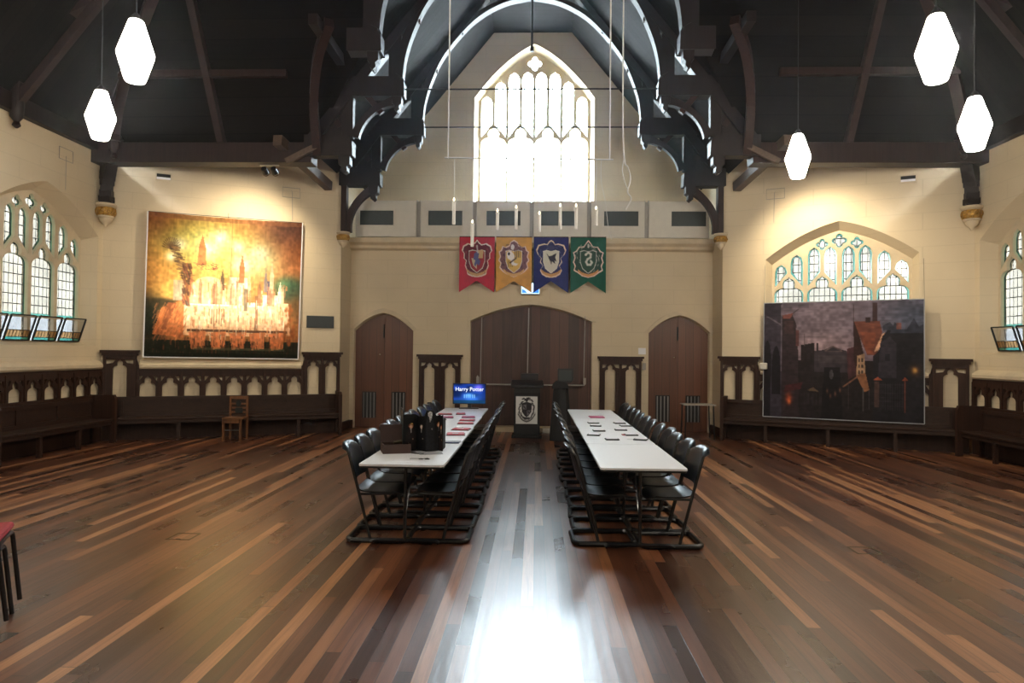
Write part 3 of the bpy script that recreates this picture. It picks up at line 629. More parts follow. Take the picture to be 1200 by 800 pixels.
panelling(FCL, [(.0, .72, TALL, RAIL-.03, 2), (.72, 3.75, LOW, RAIL-.03, 8), (3.75, 4.30, TALL, RAIL-.03, 1)], 'dark oak arcaded panelling on the canted wall below the bright castle backdrop')
panelling(FCR, [(-.02, .70, TALL, RAIL-.08, 2), (.70, 3.70, LOW, RAIL-.03, 8), (3.70, 4.26, TALL, RAIL-.03, 1)], 'dark oak arcaded panelling partly hidden by the dark street backdrop')
panelling(FSL, [(YC-.05-.383*17, YC-.05, LOW, RAIL+.02, 17)], 'dark oak arcaded panelling under the left side window')
panelling(FSR, [(YC-.05-.383*17, YC-.05, LOW, RAIL+.02, 17)], 'dark oak arcaded panelling under the right side window')
panelling(FD, [(-2.56, -1.65, 1.60, .45, 2)], 'freestanding oak double-arch wall panel between left and centre doors')
panelling(FD, [(1.40, 2.30, 1.60, .45, 2)], 'freestanding oak double-arch wall panel between centre and right doors')
k_ = 8
for F, a, b, l in ((FCL, .78, 3.70, 'stone sill below the castle backdrop'), (FCR, .76, 3.64, 'stone sill behind the street backdrop'), (FSL, 4.0, YC-.12, 'stone sill below the left side window'), (FSR, 4.0, YC-.12, 'stone sill below the right side window')):
    m = MB().prism([[(0, 1.32), (.10, 1.32), (.13, 1.35), (.13, 1.40), (.10, 1.43), (.04, 1.47), (0, 1.48)]], Frame(F(a, 0, 0), F.n, F.u), 0, b-a)
    struct(m, 'trim_%d' % k_, M['stone'], l); k_ += 1
def bench(F, t0, t1, label, legs, ends, backtop=.80, grp='wall benches'):
    c = F((t0+t1)/2, 0, .25); r = thing('wall_bench', label, 'bench', c, grp)
    MB().fbox(F, t0, t1, .40, .435, .08, .50).build('seat', M['seatw'], r, bevel=.006)
    MB().fbox(F, t0, t1, .33, .40, .44, .47).build('apron', M['seatw'], r)
    m = MB().fbox(F, t0, t1, .42, backtop-.02, .078, .10); m.fbox(F, t0, t1, backtop-.07, backtop, .10, .125).fbox(F, t0, t1, .435, .50, .10, .118)
    n = max(1, round((t1-t0)/1.05))
    for k in range(n+1): x = t0+(t1-t0)*k/n; m.fbox(F, max(t0, x-.05), min(t1, x+.05), .50, backtop-.07, .10, .118)
    m.build('backrest', M['seatw'], r)
    for x in legs: MB().fbox(F, x-.03, x+.03, 0, .40, .40, .46).build('leg', M['seatw'], r)
    for x in ends:
        MB().prism([[(.05, 0), (.12, 0), (.12, .30), (.44, .30), (.44, 0), (.53, 0), (.53, .80), (.50, .86), (.05, .86)]], Frame(F(x-.03, 0, 0), F.n, F.u), 0, .06).build('end_panel', M['oak'], r, bevel=.006)
    return r
bench(FCL, .02, 4.0, 'long oak wall bench under the castle backdrop, plain chair before it', [.85, 2.0, 3.0], [.05])
bench(FCR, .06, 4.0, 'long oak wall bench half covered by the street backdrop', [.9, 2.0, 3.1], [.09])
bench(FSL, 9.36, YC-.32, 'oak wall bench along the left side wall', [10.3, 11.2], [9.39, YC-.35])
bench(FSR, 9.30, YC-.32, 'oak wall bench along the right side wall', [10.3, 11.2], [9.33, YC-.35])

# ------------------------------------------------------------------ pictures painted procedurally into cloth
class Canvas:
    def __init__(s, w, h, col):
        s.w, s.h = w, h; s.a = np.zeros((h, w, 3)); s.a[:] = col; yy, xx = np.mgrid[0:h, 0:w]; s.x = xx/(w-1); s.y = yy/(h-1)
    def mix(s, m, col, al=1.0): m = np.clip(m*al, 0, 1)[..., None]; s.a = s.a*(1-m)+np.array(col, float)*m; return s
    def blob(s, cx, cy_, rx, ry, col, al=1.0, p=1.0): return s.mix(np.exp(-(((s.x-cx)/rx)**2+((s.y-cy_)/ry)**2)**p), col, al)
    def ell(s, cx, cy_, rx, ry, col, al=1.0): return s.mix((((s.x-cx)/rx)**2+((s.y-cy_)/ry)**2 < 1).astype(float), col, al)
    def poly(s, pts, col, al=1.0):
        ins = np.zeros(s.x.shape, bool); n = len(pts)
        for i in range(n):
            (x1, y1), (x2, y2) = pts[i], pts[(i+1) % n]
            if y1 == y2: continue
            c = ((y1 > s.y) != (y2 > s.y)) & (s.x < (x2-x1)*(s.y-y1)/(y2-y1)+x1); ins ^= c
        return s.mix(ins.astype(float), col, al)
    def rect(s, x0, x1, y0, y1, col, al=1.0): return s.mix(((s.x >= x0) & (s.x <= x1) & (s.y >= y0) & (s.y <= y1)).astype(float), col, al)
    def line(s, x0, y0, x1, y1, w, col, al=1.0, asp=1.0):
        dx, dy = x1-x0, (y1-y0)*asp; t = np.clip(((s.x-x0)*dx+((s.y-y0)*asp)*dy)/(dx*dx+dy*dy), 0, 1)
        d = np.hypot(s.x-x0-t*dx, (s.y-y0)*asp-t*dy); return s.mix(np.clip(1.5-d/w, 0, 1), col, al)
    def noise(s, fx, fy, amp, seed=1):
        rs = np.random.RandomState(seed); g = rs.rand(fy+2, fx+2); X = s.x*fx; Y = s.y*fy; xi = X.astype(int); yi = Y.astype(int); u = X-xi; v = Y-yi
        u = u*u*(3-2*u); v = v*v*(3-2*v); n = (g[yi, xi]*(1-u)+g[yi, xi+1]*u)*(1-v)+(g[yi+1, xi]*(1-u)+g[yi+1, xi+1]*u)*v
        s.a = s.a*(1+amp*(n[..., None]-.5)*2); return s
def printed(cv, name, mat, P, parent, mask=None, ripple=0):
    """grid mesh carrying the canvas; P(u,v) gives the point, v down"""
    w, h = cv.w, cv.h; vs = []; 
    for j in range(h):
        for i in range(w): vs.append(P(i/(w-1), j/(h-1)))
    fs = []
    for j in range(h-1):
        for i in range(w-1):
            if mask is None or mask((i+.5)/(w-1), (j+.5)/(h-1)): fs.append((j*w+i, j*w+i+1, (j+1)*w+i+1, (j+1)*w+i))
    m = MB(); m.v = [Vector(v) for v in vs]; m.f = fs; o = m.build(name, mat, parent)
    a = np.clip(cv.a, 0, 255)/255; l = np.where(a <= .04045, a/12.92, ((a+.055)/1.055)**2.4)
    col = np.ones((h*w, 4)); col[:, :3] = l.reshape(-1, 3)
    at = o.data.color_attributes.new('print', 'FLOAT_COLOR', 'POINT'); at.data.foreach_set('color', col.ravel().astype(np.float32))
    o.data.polygons.foreach_set('use_smooth', [True]*len(o.data.polygons))
    return o
# castle backdrop
cv = Canvas(230, 226, (176, 112, 62))
cv.blob(.30, .22, .30, .24, (206, 208, 110)); cv.blob(.12, .40, .18, .16, (216, 150, 74), .8); cv.blob(.10, .55, .10, .08, (240, 180, 90), .8)
cv.blob(.55, .22, .30, .18, (246, 206, 110), .9); cv.blob(.72, .28, .14, .12, (240, 240, 170), .9); cv.blob(.38, .20, .12, .10, (226, 232, 150), .9)
for x, y, r in ((.20, .21, .04), (.46, .14, .05), (.57, .20, .04), (.72, .24, .05), (.38, .22, .05), (.60, .33, .06), (.15, .30, .03)): cv.blob(x, y, r, r, (255, 250, 210), .9)
cv.blob(1.0, .05, .30, .22, (84, 60, 62)); cv.blob(0, 0, .16, .12, (150, 92, 52)); cv.rect(0, 1, 0, .035, (150, 100, 70), .6); cv.blob(.98, .25, .14, .2, (170, 105, 66), .8)
cv.noise(7, 6, .10, 3)
cv.blob(.93, .50, .13, .10, (52, 78, 58), 1, 2); cv.blob(.88, .46, .05, .05, (110, 150, 100), .6); cv.blob(.98, .62, .10, .12, (96, 70, 44), .9)
cv.rect(0, 1, .88, 1, (46, 48, 34)); cv.blob(.02, .75, .12, .20, (44, 46, 34), 1, 2); cv.blob(.1, .62, .12, .03, (60, 52, 36), .9, 2)
cv.poly([(.05, .84), (.10, .66), (.22, .60), (.30, .70), (.24, .86)], (206, 118, 66)); cv.poly([(.14, .62), (.10, .80), (.13, .82), (.19, .62)], (150, 84, 50))
cv.rect(.24, .92, .60, .84, (250, 196, 146)); cv.poly([(.70, .62), (.92, .60), (.94, .84), (.70, .84)], (244, 186, 140)); cv.rect(.24, .72, .60, .63, (255, 236, 196))
cv.rect(.28, .50, .47, .62, (248, 214, 150)); cv.ell(.39, .48, .09, .055, (252, 206, 140)); cv.rect(.52, .64, .42, .64, (252, 216, 168)); cv.rect(.74, .88, .54, .62, (246, 200, 160))
for x, w, t0, b0, c in ((.34, .028, .13, .34, (214, 140, 86)), (.60, .02, .25, .46, (206, 126, 80)), (.80, .016, .30, .56, (226, 170, 130)), (.475, .016, .36, .52, (116, 92, 70)), (.76, .012, .34, .52, (140, 120, 110)), (.65, .014, .38, .56, (240, 190, 140)), (.86, .02, .44, .60, (250, 214, 170)), (.20, .03, .46, .60, (190, 160, 120))):
    cv.poly([(x-w, b0), (x-w*.8, t0+.09), (x, t0), (x+w*.8, t0+.09), (x+w, b0)], c)
cv.rect(.17, .24, .46, .60, (170, 150, 120), .8); cv.rect(.77, .79, .44, .60, (70, 70, 90), .8); cv.rect(.69, .715, .55, .82, (120, 84, 60), .7); cv.rect(.62, .645, .50, .66, (90, 76, 60), .7)
for k in range(7): cv.rect(.395+k*.016, .400+k*.016, .65, .75+.012*(k % 3), (96, 58, 40))
for k in range(14): cv.rect(.27+k*.017, .277+k*.017, .52, .56, (200, 150, 100), .5)
rs = np.random.RandomState(5)
for k in range(40): x = .28+.6*rs.rand(); y = .62+.2*rs.rand(); cv.rect(x, x+.012, y, y+.02, (214, 140, 96), .6)
cv.rect(.26, .92, .80, .815, (92, 60, 42), .9)
for k in range(5): cv.poly([(.27+k*.13, .82), (.38+k*.13, .81), (.37+k*.13, .93), (.29+k*.13, .94)], (222, 132, 82))
for k in range(90): x = .2+.78*rs.rand(); y = .83+.1*rs.rand(); cv.rect(x, x+.006, y, y+.07*rs.rand(), (70, 46, 34), .65)

for k in range(120): x = .05+.9*rs.rand(); y = .85+.13*rs.rand(); cv.rect(x, x+.012*rs.rand(), y, y+.05*rs.rand(), ((150, 88, 54), (110, 66, 44), (70, 60, 44))[k % 3], .55)
cv.rect(.30, .90, .925, .945, (150, 150, 110), .35); cv.rect(0, 1, .965, 1, (34, 36, 28), .8)
for k in range(60): x = rs.rand(); y = .60+.3*rs.rand(); cv.blob(.93+.07*(x-.5), y, .008, .012, (150, 84, 44), .8)
# dark feathered statue at the left
for k in range(13): cv.line(.15, .25, .15+.06*math.cos(-2.9+k*.2), .25+.085*math.sin(-2.9+k*.2), .003, (92, 66, 56), .7)
for k in range(120):
    q = rs.rand(); x = .15+.10*q+.035*(rs.rand()-.5)*(1+q); y = .22+.24*q+.05*(rs.rand()-.5); c = ((120, 92, 62), (84, 66, 50), (150, 110, 70))[k % 3]; cv.line(x, y, x+.022, y+.012*(rs.rand()-.3), .004, c, .75)
for k in range(70):
    x = .215+.06*rs.rand(); y = .34+.27*rs.rand(); c = ((108, 66, 50), (150, 90, 60), (80, 56, 44))[k % 3]; cv.line(x, y, x+.008, y+.03, .005, c, .7)
for k in range(30): x = .27+.17*rs.rand(); y = .33+.05*rs.rand(); cv.line(x, y, x+.03*rs.rand(), y+.02*rs.rand()-.01, .002, (140, 50, 60), .7)
for k in range(240):
    x = .26+.66*rs.rand(); y = .44+.40*rs.rand(); c = ((206, 130, 84), (226, 160, 110), (176, 104, 66), (255, 236, 200))[k % 4]; cv.rect(x, x+.004+.006*rs.rand(), y, y+.02+.05*rs.rand(), c, .55)
for k in range(26):
    x = .27+.64*rs.rand(); t0 = .40+.14*rs.rand(); w = .006+.006*rs.rand(); cv.poly([(x-w, .62), (x-w, t0+.05), (x, t0), (x+w, t0+.05), (x+w, .62)], ((196, 124, 84), (232, 176, 130), (150, 104, 76))[k % 3], .7)
for k in range(160):
    x = .06+.2*rs.rand(); y = .62+.24*rs.rand(); cv.line(x, y, x-.012, y+.03, .003, ((150, 84, 50), (226, 140, 84))[k % 2], .5)
cv.noise(60, 60, .13, 9); cv.noise(120, 20, .07, 2); cv.rect(.525, .531, 0, 1, (120, 80, 50), .35)
pa = (-7.409, 12.704, 4.291); 
r = thing('castle_backdrop', 'large glowing orange fabric backdrop of a fantasy castle on the left wall', 'backdrop', FCL(2.2, 1.5, .10))
tl, tr_, bl_, br_ = (3.607, 4.30), (.797, 4.31), (3.64, 1.545), (.845, 1.52)
def PL(u, v, D=.10, e=0):
    t = (tl[0]*(1-u)+tr_[0]*u)*(1-v)+(bl_[0]*(1-u)+br_[0]*u)*v; h = (tl[1]*(1-u)+tr_[1]*u)*(1-v)+(bl_[1]*(1-u)+br_[1]*u)*v
    return FCL(t, h-.02*math.sin(u*PI)*(1-v), D+.012*math.sin(u*17)*v+.008*math.sin(u*41+v*3))
printed(cv, 'printed_cloth', cloth_print('backlit_cloth', .55), lambda u, v: PL(u, v), r)
m = MB()
for A, B in (((0, 0), (0, 1)), ((0, 1), (1, 1)), ((1, 1), (1, 0))):
    q = [PL(A[0]+(B[0]-A[0])*i/24, A[1]+(B[1]-A[1])*i/24) for i in range(25)]
    for a_, b_ in zip(q, q[1:]): m.bar(a_, b_, .02, .035, FCL.n)
m.build('white_hem', M['paper'], r)
m = MB().tube([PL(0, 0), PL(1, 0)], .006, 5).tube([PL(.5, 0), FCL(2.2, 4.40, .05)], .004, 4)
m.build('hanging_cord', M['wire'], r)
# street backdrop
cv = Canvas(240, 190, (88, 78, 90))
cv.blob(.38, .38, .26, .16, (148, 126, 132), .9); cv.blob(.45, .12, .3, .16, (104, 92, 102), .8); cv.blob(.95, .15, .22, .2, (68, 74, 90), .9); cv.rect(.0, .30, .0, .05, (60, 54, 64), .5)
cv.noise(6, 9, .12, 4)
cv.rect(0, 1, .50, 1, (32, 26, 28)); cv.poly([(0, 0), (.12, 0), (.125, .18), (.125, 1), (0, 1)], (52, 46, 56)); cv.line(0, .10, .125, .20, .006, (92, 82, 92)); cv.rect(.115, .128, .02, .60, (84, 76, 86))
cv.rect(.0, .115, .0, .12, (34, 30, 38), .7); cv.ell(.025, .55, .028, .22, (24, 20, 26)); cv.rect(0, .05, .5, 1, (24, 20, 26)); cv.ell(.085, .56, .028, .18, (22, 18, 24)); cv.rect(.057, .113, .55, .80, (22, 18, 24))
cv.poly([(.125, .12), (.19, .10), (.22, .20), (.215, .24), (.23, .40), (.24, 1), (.125, 1)], (44, 34, 38)); cv.poly([(.125, .11), (.20, .09), (.175, .14), (.13, .14)], (96, 56, 52)); cv.line(.20, .09, .23, .06, .003, (50, 40, 44)); cv.rect(.14, .20, .16, .27, (58, 42, 44)); cv.rect(.215, .235, .24, .38, (84, 54, 54))
cv.poly([(.25, .37), (.335, .35), (.335, 1), (.24, 1)], (34, 27, 30)); cv.rect(.27, .274, .27, .38, (80, 66, 70)); cv.rect(.35, .36, .35, .42, (40, 32, 36))
cv.poly([(.335, .42), (.40, .41), (.455, .375), (.51, .41), (.545, .42), (.545, .60), (.335, .60)], (50, 44, 50)); cv.line(.405, .42, .455, .38, .004, (100, 84, 84)); cv.line(.455, .38, .51, .42, .004, (90, 74, 74)); cv.line(.41, .425, .51, .425, .003, (80, 66, 68)); cv.rect(.36, .54, .46, .52, (66, 58, 62), .6)
cv.poly([(.40, .56), (.50, .56), (.52, 1), (.38, 1)], (22, 18, 22)); cv.ell(.445, .62, .012, .04, (90, 84, 90), .7); cv.poly([(.54, .40), (.60, .38), (.60, .62), (.55, .66)], (66, 40, 44))
cv.poly([(.585, .17), (.74, .17), (.755, .26), (.725, .45), (.665, .45), (.62, .30)], (98, 58, 48)); cv.poly([(.585, .17), (.62, .30), (.645, .45), (.60, .60), (.585, .5)], (46, 28, 26)); cv.poly([(.625, .26), (.72, .27), (.70, .44), (.665, .44)], (112, 62, 46), .9)
cv.rect(.578, .584, .03, .30, (60, 46, 50)); cv.rect(.695, .725, .02, .17, (56, 40, 42)); cv.rect(.655, .685, .14, .18, (50, 36, 38)); cv.poly([(.705, .43), (.745, .40), (.78, .26), (.755, .28)], (196, 150, 122))
cv.poly([(.735, .42), (.755, .30), (.79, .24), (1, .25), (1, 1), (.70, 1), (.70, .46)], (30, 27, 32)); cv.poly([(.745, .35), (.80, .30), (.84, .36), (.84, .64), (.73, .64)], (46, 42, 50)); cv.rect(.77, .80, .44, .50, (28, 26, 32))
cv.poly([(.83, .18), (.86, .24), (.90, .24), (.94, .15), (.97, .22), (1, .2), (1, .27), (.80, .27)], (48, 50, 62)); cv.rect(.84, .87, .19, .24, (110, 66, 58), .8); cv.poly([(.76, .21), (.80, .18), (.84, .24), (.76, .25)], (52, 54, 66))
cv.poly([(.605, .46), (.65, .44), (.655, .62), (.60, .64)], (150, 120, 96)); 
for i in range(3):
    for j in range(2): cv.rect(.612+j*.019, .622+j*.019, .48+i*.05, .51+i*.05, (60, 50, 46))
cv.poly([(.60, .62), (.655, .60), (.68, .74), (.65, .76), (.62, .68)], (128, 86, 60)); cv.line(.52, .72, .62, .62, .005, (120, 82, 62)); cv.poly([(.70, .66), (.73, .63), (.76, .66)], (150, 76, 50)); cv.poly([(.87, .66), (.89, .63), (.91, .66)], (130, 66, 46))
cv.rect(.71, .74, .67, .88, (90, 66, 60), .7); cv.rect(.885, .895, .66, .92, (110, 60, 46), .7); cv.rect(.64, .648, .72, .92, (90, 84, 84), .7); cv.rect(.675, .681, .74, .90, (80, 76, 80), .6); cv.rect(.55, .555, .68, .9, (70, 60, 60), .6)
for k in range(10): cv.rect(.745+k*.014, .749+k*.014, .68, .90, (70, 66, 72), .35)
for k in range(6): cv.rect(.74, .88, .69+k*.035, .694+k*.035, (66, 60, 66), .35)
cv.blob(.945, .575, .012, .018, (250, 196, 110)); cv.blob(.945, .575, .03, .04, (150, 100, 50), .5); cv.blob(.17, .83, .022, .05, (170, 74, 46), .8); cv.blob(.175, .86, .01, .02, (250, 130, 70), .9); cv.poly([(.15, .72), (.26, .69), (.25, .75), (.14, .78)], (66, 28, 32), .9); cv.poly([(.29, .76), (.33, .73), (.37, .77)], (96, 76, 56), .8)
for k in range(12): cv.rect(.27+k*.01, .273+k*.01, .78, .88, (60, 54, 60), .4)
for x, y in ((.42, .76), (.47, .78), (.50, .75), (.44, .80)): cv.blob(x, y, .006, .02, (130, 84, 60), .7)
cv.noise(50, 40, .18, 8); cv.noise(20, 90, .08, 12); 
r = thing('street_backdrop', 'large dark fabric backdrop of an old crooked street on the right wall', 'backdrop', FCR(2.2, .47, .55))
c4 = ((.833, 2.733), (3.568, 2.747), (.819, .49), (3.57, .49))
def PR(u, v):
    (a0, h0), (a1, h1), (a2, h2), (a3, h3) = c4; t = (a0*(1-u)+a1*u)*(1-v)+(a2*(1-u)+a3*u)*v; h = (h0*(1-u)+h1*u)*(1-v)+(h2*(1-u)+h3*u)*v
    return FCR(t, h, .16+.006*math.sin(u*30+v*4))
printed(cv, 'printed_cloth', cloth_print('dark_printed_cloth', 0.0), PR, r)
m = MB()
for A, B in (((0, 0), (0, 1)), ((0, 1), (1, 1)), ((1, 1), (1, 0)), ((0, 0), (1, 0))):
    m.bar(PR(*A), PR(*B), .016, .02, FCR.n)
m.build('edge_frame', M['foot'], r)
for u in (0, 1): MB().tube([PR(u, 0), FCR(c4[u][0], 3.5, .02)], .003, 4).build('hanging_cord', M['wire'], r)

# house banners
def mantle(cx, cy_, sx, sy, lob):
    return [(cx+sx*x, cy_+sy*y) for x, y in lob+[(-x, y) for x, y in reversed(lob)]]
LOBS = {
 'red': [(0, -1), (.12, -.86), (.30, -.74), (.62, -.80), (.92, -.66), (1.0, -.42), (.86, -.26), (.88, .0), (.72, .12), (.78, .40), (.66, .66), (.62, .86), (.30, .98), (0, 1)],
 'yellow': [(0, -1), (.22, -.88), (.30, -.70), (.55, -.60), (.74, -.66), (.84, -.44), (.98, -.36), (.90, -.10), (1.0, .10), (.86, .26), (.94, .50), (.72, .70), (.50, .82), (0, 1)],
 'blue': [(0, -1), (.14, -.92), (.26, -.78), (.50, -.80), (.86, -.72), (1.0, -.45), (.88, -.20), (.66, -.02), (.74, .18), (.56, .40), (.74, .62), (.60, .84), (.30, .98), (0, 1)],
 'green': [(0, -1), (.14, -.86), (.30, -.66), (.62, -.64), (.80, -.42), (1.0, -.34), (.90, -.05), (1.0, .18), (.88, .40), (.96, .62), (.70, .74), (.40, .92), (0, 1)]}
def crest(cv, kind, col, fg=(226, 218, 205)):
    A = cv.h/cv.w; cx, cy_ = .5, .385; sx, sy = .42, .33; L = LOBS[kind]
    cv.poly(mantle(cx, cy_, sx*1.03, sy*1.03, L), (228, 200, 185)); cv.poly(mantle(cx, cy_, sx*.95, sy*.95, L), {'red': (96, 22, 40), 'yellow': (120, 84, 88), 'blue': (40, 44, 92), 'green': (40, 70, 62)}[kind])
    rs = np.random.RandomState(len(kind))
    for k in range(46):   # scrolling foliage flecks
        an = rs.rand()*2*PI; rr = .55+.38*rs.rand(); x = cx+sx*rr*math.cos(an)*.93; y = cy_-.02+sy*rr*math.sin(an)*.88
        cv.line(x, y, x+.05*math.cos(an+1.4), y+.03*math.sin(an+1.4), .010, {'red': (150, 60, 66), 'yellow': (60, 44, 56), 'blue': (92, 96, 140), 'green': (176, 178, 160)}[kind], .7, A)
    sh = [(0, -.50), (.30, -.56), (.56, -.50), (.54, .10), (.40, .45), (0, .72)]
    cv.poly(mantle(cx, cy_+.03, sx*1.0, sy*1.0, sh), fg if kind != 'green' else (196, 196, 186)); cv.poly(mantle(cx, cy_+.03, sx*.93, sy*.94, sh), {'red': (150, 40, 52), 'yellow': (214, 176, 96), 'blue': (206, 200, 190), 'green': (46, 78, 66)}[kind])
    if kind == 'red':
        cv.poly([(.50, .24), (.68, .23), (.67, .38), (.50, .38)], (196, 150, 110)); cv.poly([(.34, .38), (.50, .38), (.50, .58), (.40, .52)], (206, 176, 150))
        cv.poly([(.42, .30), (.50, .26), (.56, .30), (.54, .38), (.60, .44), (.56, .52), (.50, .48), (.46, .54), (.42, .50), (.46, .42), (.40, .40)], (90, 84, 130))
        cv.line(.50, .16, .52, .28, .02, (190, 170, 170), .9, A); cv.ell(.50, .17, .03, .025, (180, 150, 150))
    if kind == 'yellow':
        for k in range(4): cv.rect(.53+k*.045, .55+k*.045, .24, .37, (60, 44, 40)); cv.rect(.33+k*.04, .345+k*.04, .42, .54, (60, 44, 40))
        cv.poly([(.30, .28), (.40, .24), (.47, .28), (.52, .34), (.50, .46), (.62, .48), (.56, .52), (.44, .50), (.42, .42), (.32, .38)], (232, 226, 220)); cv.ell(.46, .18, .05, .05, (225, 220, 216)); cv.ell(.36, .30, .03, .03, (40, 34, 36))
        cv.line(.40, .46, .56, .38, .02, (70, 56, 50), .9, A)
    if kind == 'blue':
        cv.poly([(.36, .28), (.44, .34), (.52, .33), (.66, .28), (.62, .36), (.66, .44), (.60, .42), (.62, .48), (.54, .44), (.46, .42), (.42, .36)], (44, 42, 60)); cv.poly([(.46, .42), (.54, .44), (.50, .50)], (120, 110, 110)); cv.ell(.50, .19, .09, .045, (58, 58, 104))
    if kind == 'green':
        pts = [(.44, .30), (.50, .27), (.57, .30), (.56, .36), (.48, .39), (.44, .44), (.48, .49), (.56, .49), (.60, .45), (.57, .42)]
        for p, q in zip(pts, pts[1:]): cv.line(*p, *q, .028, (206, 208, 196), 1, A)
        cv.ell(.43, .31, .035, .02, (206, 208, 196)); cv.ell(.50, .15, .03, .04, (186, 190, 176))
    rb = [(-.70, .56), (-.40, .74), (0, .84), (.40, .74), (.70, .56), (.66, .72), (.38, .90), (0, .99), (-.38, .90), (-.66, .72)]
    cv.poly([(cx+sx*x, cy_+sy*y) for x, y in rb], {'red': (206, 150, 104), 'yellow': (216, 170, 110), 'blue': (196, 146, 100), 'green': (206, 150, 96)}[kind])
    for k in range(9): x = cx-sx*.5+k*sx*.125; cv.rect(x-.006, x+.006, cy_+sy*(.80-.12*abs(k-4)/4-.04), cy_+sy*(.80-.12*abs(k-4)/4+.06), (120, 70, 50), .8)
    return cv
bm = cloth_print('felt_banner')
for kind, col, xa, xb, lab in (('red', (182, 34, 52), -1.685, -.915, 'red swallowtail banner with a lion crest, leftmost'), ('yellow', (206, 152, 78), -.885, -.105, 'golden yellow swallowtail banner with a badger crest'), ('blue', (38, 44, 104), -.065, .69, 'dark blue swallowtail banner with an eagle crest'), ('green', (22, 84, 66), .735, 1.50, 'dark green swallowtail banner with a snake crest, rightmost')):
    cv = crest(Canvas(84, 130, col).noise(10, 14, .06, 3), kind, col)
    r = thing('house_banner', lab, 'banner', ((xa+xb)/2, 14.79, 3.0), 'four hanging banners')
    f = lambda u, v, xa=xa, xb=xb: (xa+(xb-xa)*u, 14.80-.004*math.sin(u*9+v*5)-.01*v, 4.21-1.21*v)
    printed(cv, 'felt', bm, f, r, mask=lambda u, v: v < .79+.21*min(1, abs(u-.5)*2))
    MB().box(xa, xb, 14.795, 14.81, 4.205, 4.225).build('hanging_rail', M['oak'], r)
# lit sign behind the banners
r = thing('exit_sign', 'glowing blue and white lit sign half hidden behind the yellow and blue banners', 'sign', (-.13, 14.9, 2.98))
MB().box(-.33, .07, 14.84, 14.99, 2.98, 3.22).build('housing', M['white'], r, bevel=.01)
MB().box(-.325, .065, 14.832, 14.838, 2.985, 3.215).build('lit_face', emis('lit_white_face', (.55, .85, 1.0), 1.6), r)
k2 = emis('lit_blue_print', (.05, .22, .95), 1.3)
MB().prism([[(-.10, 3.0), (.02, 3.12), (.02, 3.2), (.055, 3.2), (.055, 3.0)]], Frame((0, 14.832, 0), (1, 0, 0), (0, -1, 0)), 0, .004).build('blue_figure', k2, r)
MB().prism([[(-.31, 3.0), (-.31, 3.09), (-.24, 3.05), (-.2, 3.0)]], Frame((0, 14.832, 0), (1, 0, 0), (0, -1, 0)), 0, .004).build('blue_arrow', k2, r)

# ------------------------------------------------------------------ small wall fittings
solo(MB().fbox(FCL, .13, .68, 2.17, 2.42, 0, .03), 'wall_plaque', M['plaque'], 'small black rectangular plaque right of the castle backdrop', 'plaque', bevel=.004)
for F, t, h, l in ((FCL, 3.36, 5.0, 'narrow high wall vent with pale flap, above the castle backdrop'), (FCR, 3.32, 4.99, 'narrow high wall vent with pale flap, above the right corner')):
    r = thing('wall_vent', l, 'vent', F(t, h-.06, .02), 'high wall vents')
    MB().prism([rect(t-.14, t+.14, h-.075, h+.075), rect(t-.12, t+.12, h-.055, h+.055)], F, 0, .03).build('frame', M['stone'], r)
    MB().fbox(F, t-.12, t+.12, h-.055, h+.055, .001, .006).build('opening', M['blackm'], r)
    MB().fbox(F, t-.118, t+.118, h-.055, h-.01, .006, .02).build('flap', M['paper'], r)
for F, t, h, l in ((FCL, 1.02, 4.93, 'thin square wire outline on the wall, left of the gallery column'), (FCR, 1.02, 4.93, 'thin square wire outline on the wall, right of the gallery column'), (FSL, 11.35, 5.0, 'thin square wire outline high on the left side wall')):
    m = MB(); m.tube([F(t-.17, h-.10, .012), F(t+.17, h-.10, .012), F(t+.17, h+.10, .012), F(t-.17, h+.10, .012)], .006, 4, closed=True)
    if F is FSL: m.tube([F(t, h-.02, .012), F(t, h-.6, .012)], .004, 4)
    else: m.tube([F(t, h+.04, .012), F(t-.02, h+.02, .012), F(t-.03, 4.35, .012)], .005, 4)
    solo(m, 'wall_wire', M['conduit'], l, 'wire')
solo(MB().fbox(FD, 2.24, 2.40, 1.69, 1.83, 0, .01), 'paper_notice', M['paper'], 'small white paper notice above the right arched wall panel', 'notice')
solo(MB().fbox(FD, 2.33, 2.40, 1.35, 1.50, 0.01, .04), 'light_switch', M['conduit'], 'small grey switch box beside the right side door', 'switch', bevel=.004)
solo(MB().fbox(FCR, .76, .90, 1.42, 1.55, .13, .24), 'white_bracket', M['whitep'], 'small white box fixed beside the lower left of the street backdrop', 'box', bevel=.02)
m = MB(); pts = rarc([(-1.27, 14.96, 1.19), (-1.27, 14.96, 1.0), (1.067, 14.96, 1.0), (1.067, 14.96, 1.16)], .03)
m.tube(pts, .016, 6); m.box(-1.30, -1.24, 14.95, 15.0, 1.02, 1.16).box(1.04, 1.10, 14.95, 15.0, 1.02, 1.16)
solo(m, 'push_bar', M['conduit'], 'pale metal conduit crossing the wide doors at waist height', 'conduit')
for x, h, l in ((-1.19, 2.5, 'thin cord down the left of the wide doors'), (-.16, 2.68, 'pale conduit down the middle of the wide doors'), (1.07, 2.5, 'thin cord down the right of the wide doors')):
    solo(MB().tube([(x, 14.95, h), (x-.02, 14.95, 1.0)], .010 if x != -.16 else .014, 5), 'vertical_conduit', M['conduit'], l, 'conduit')
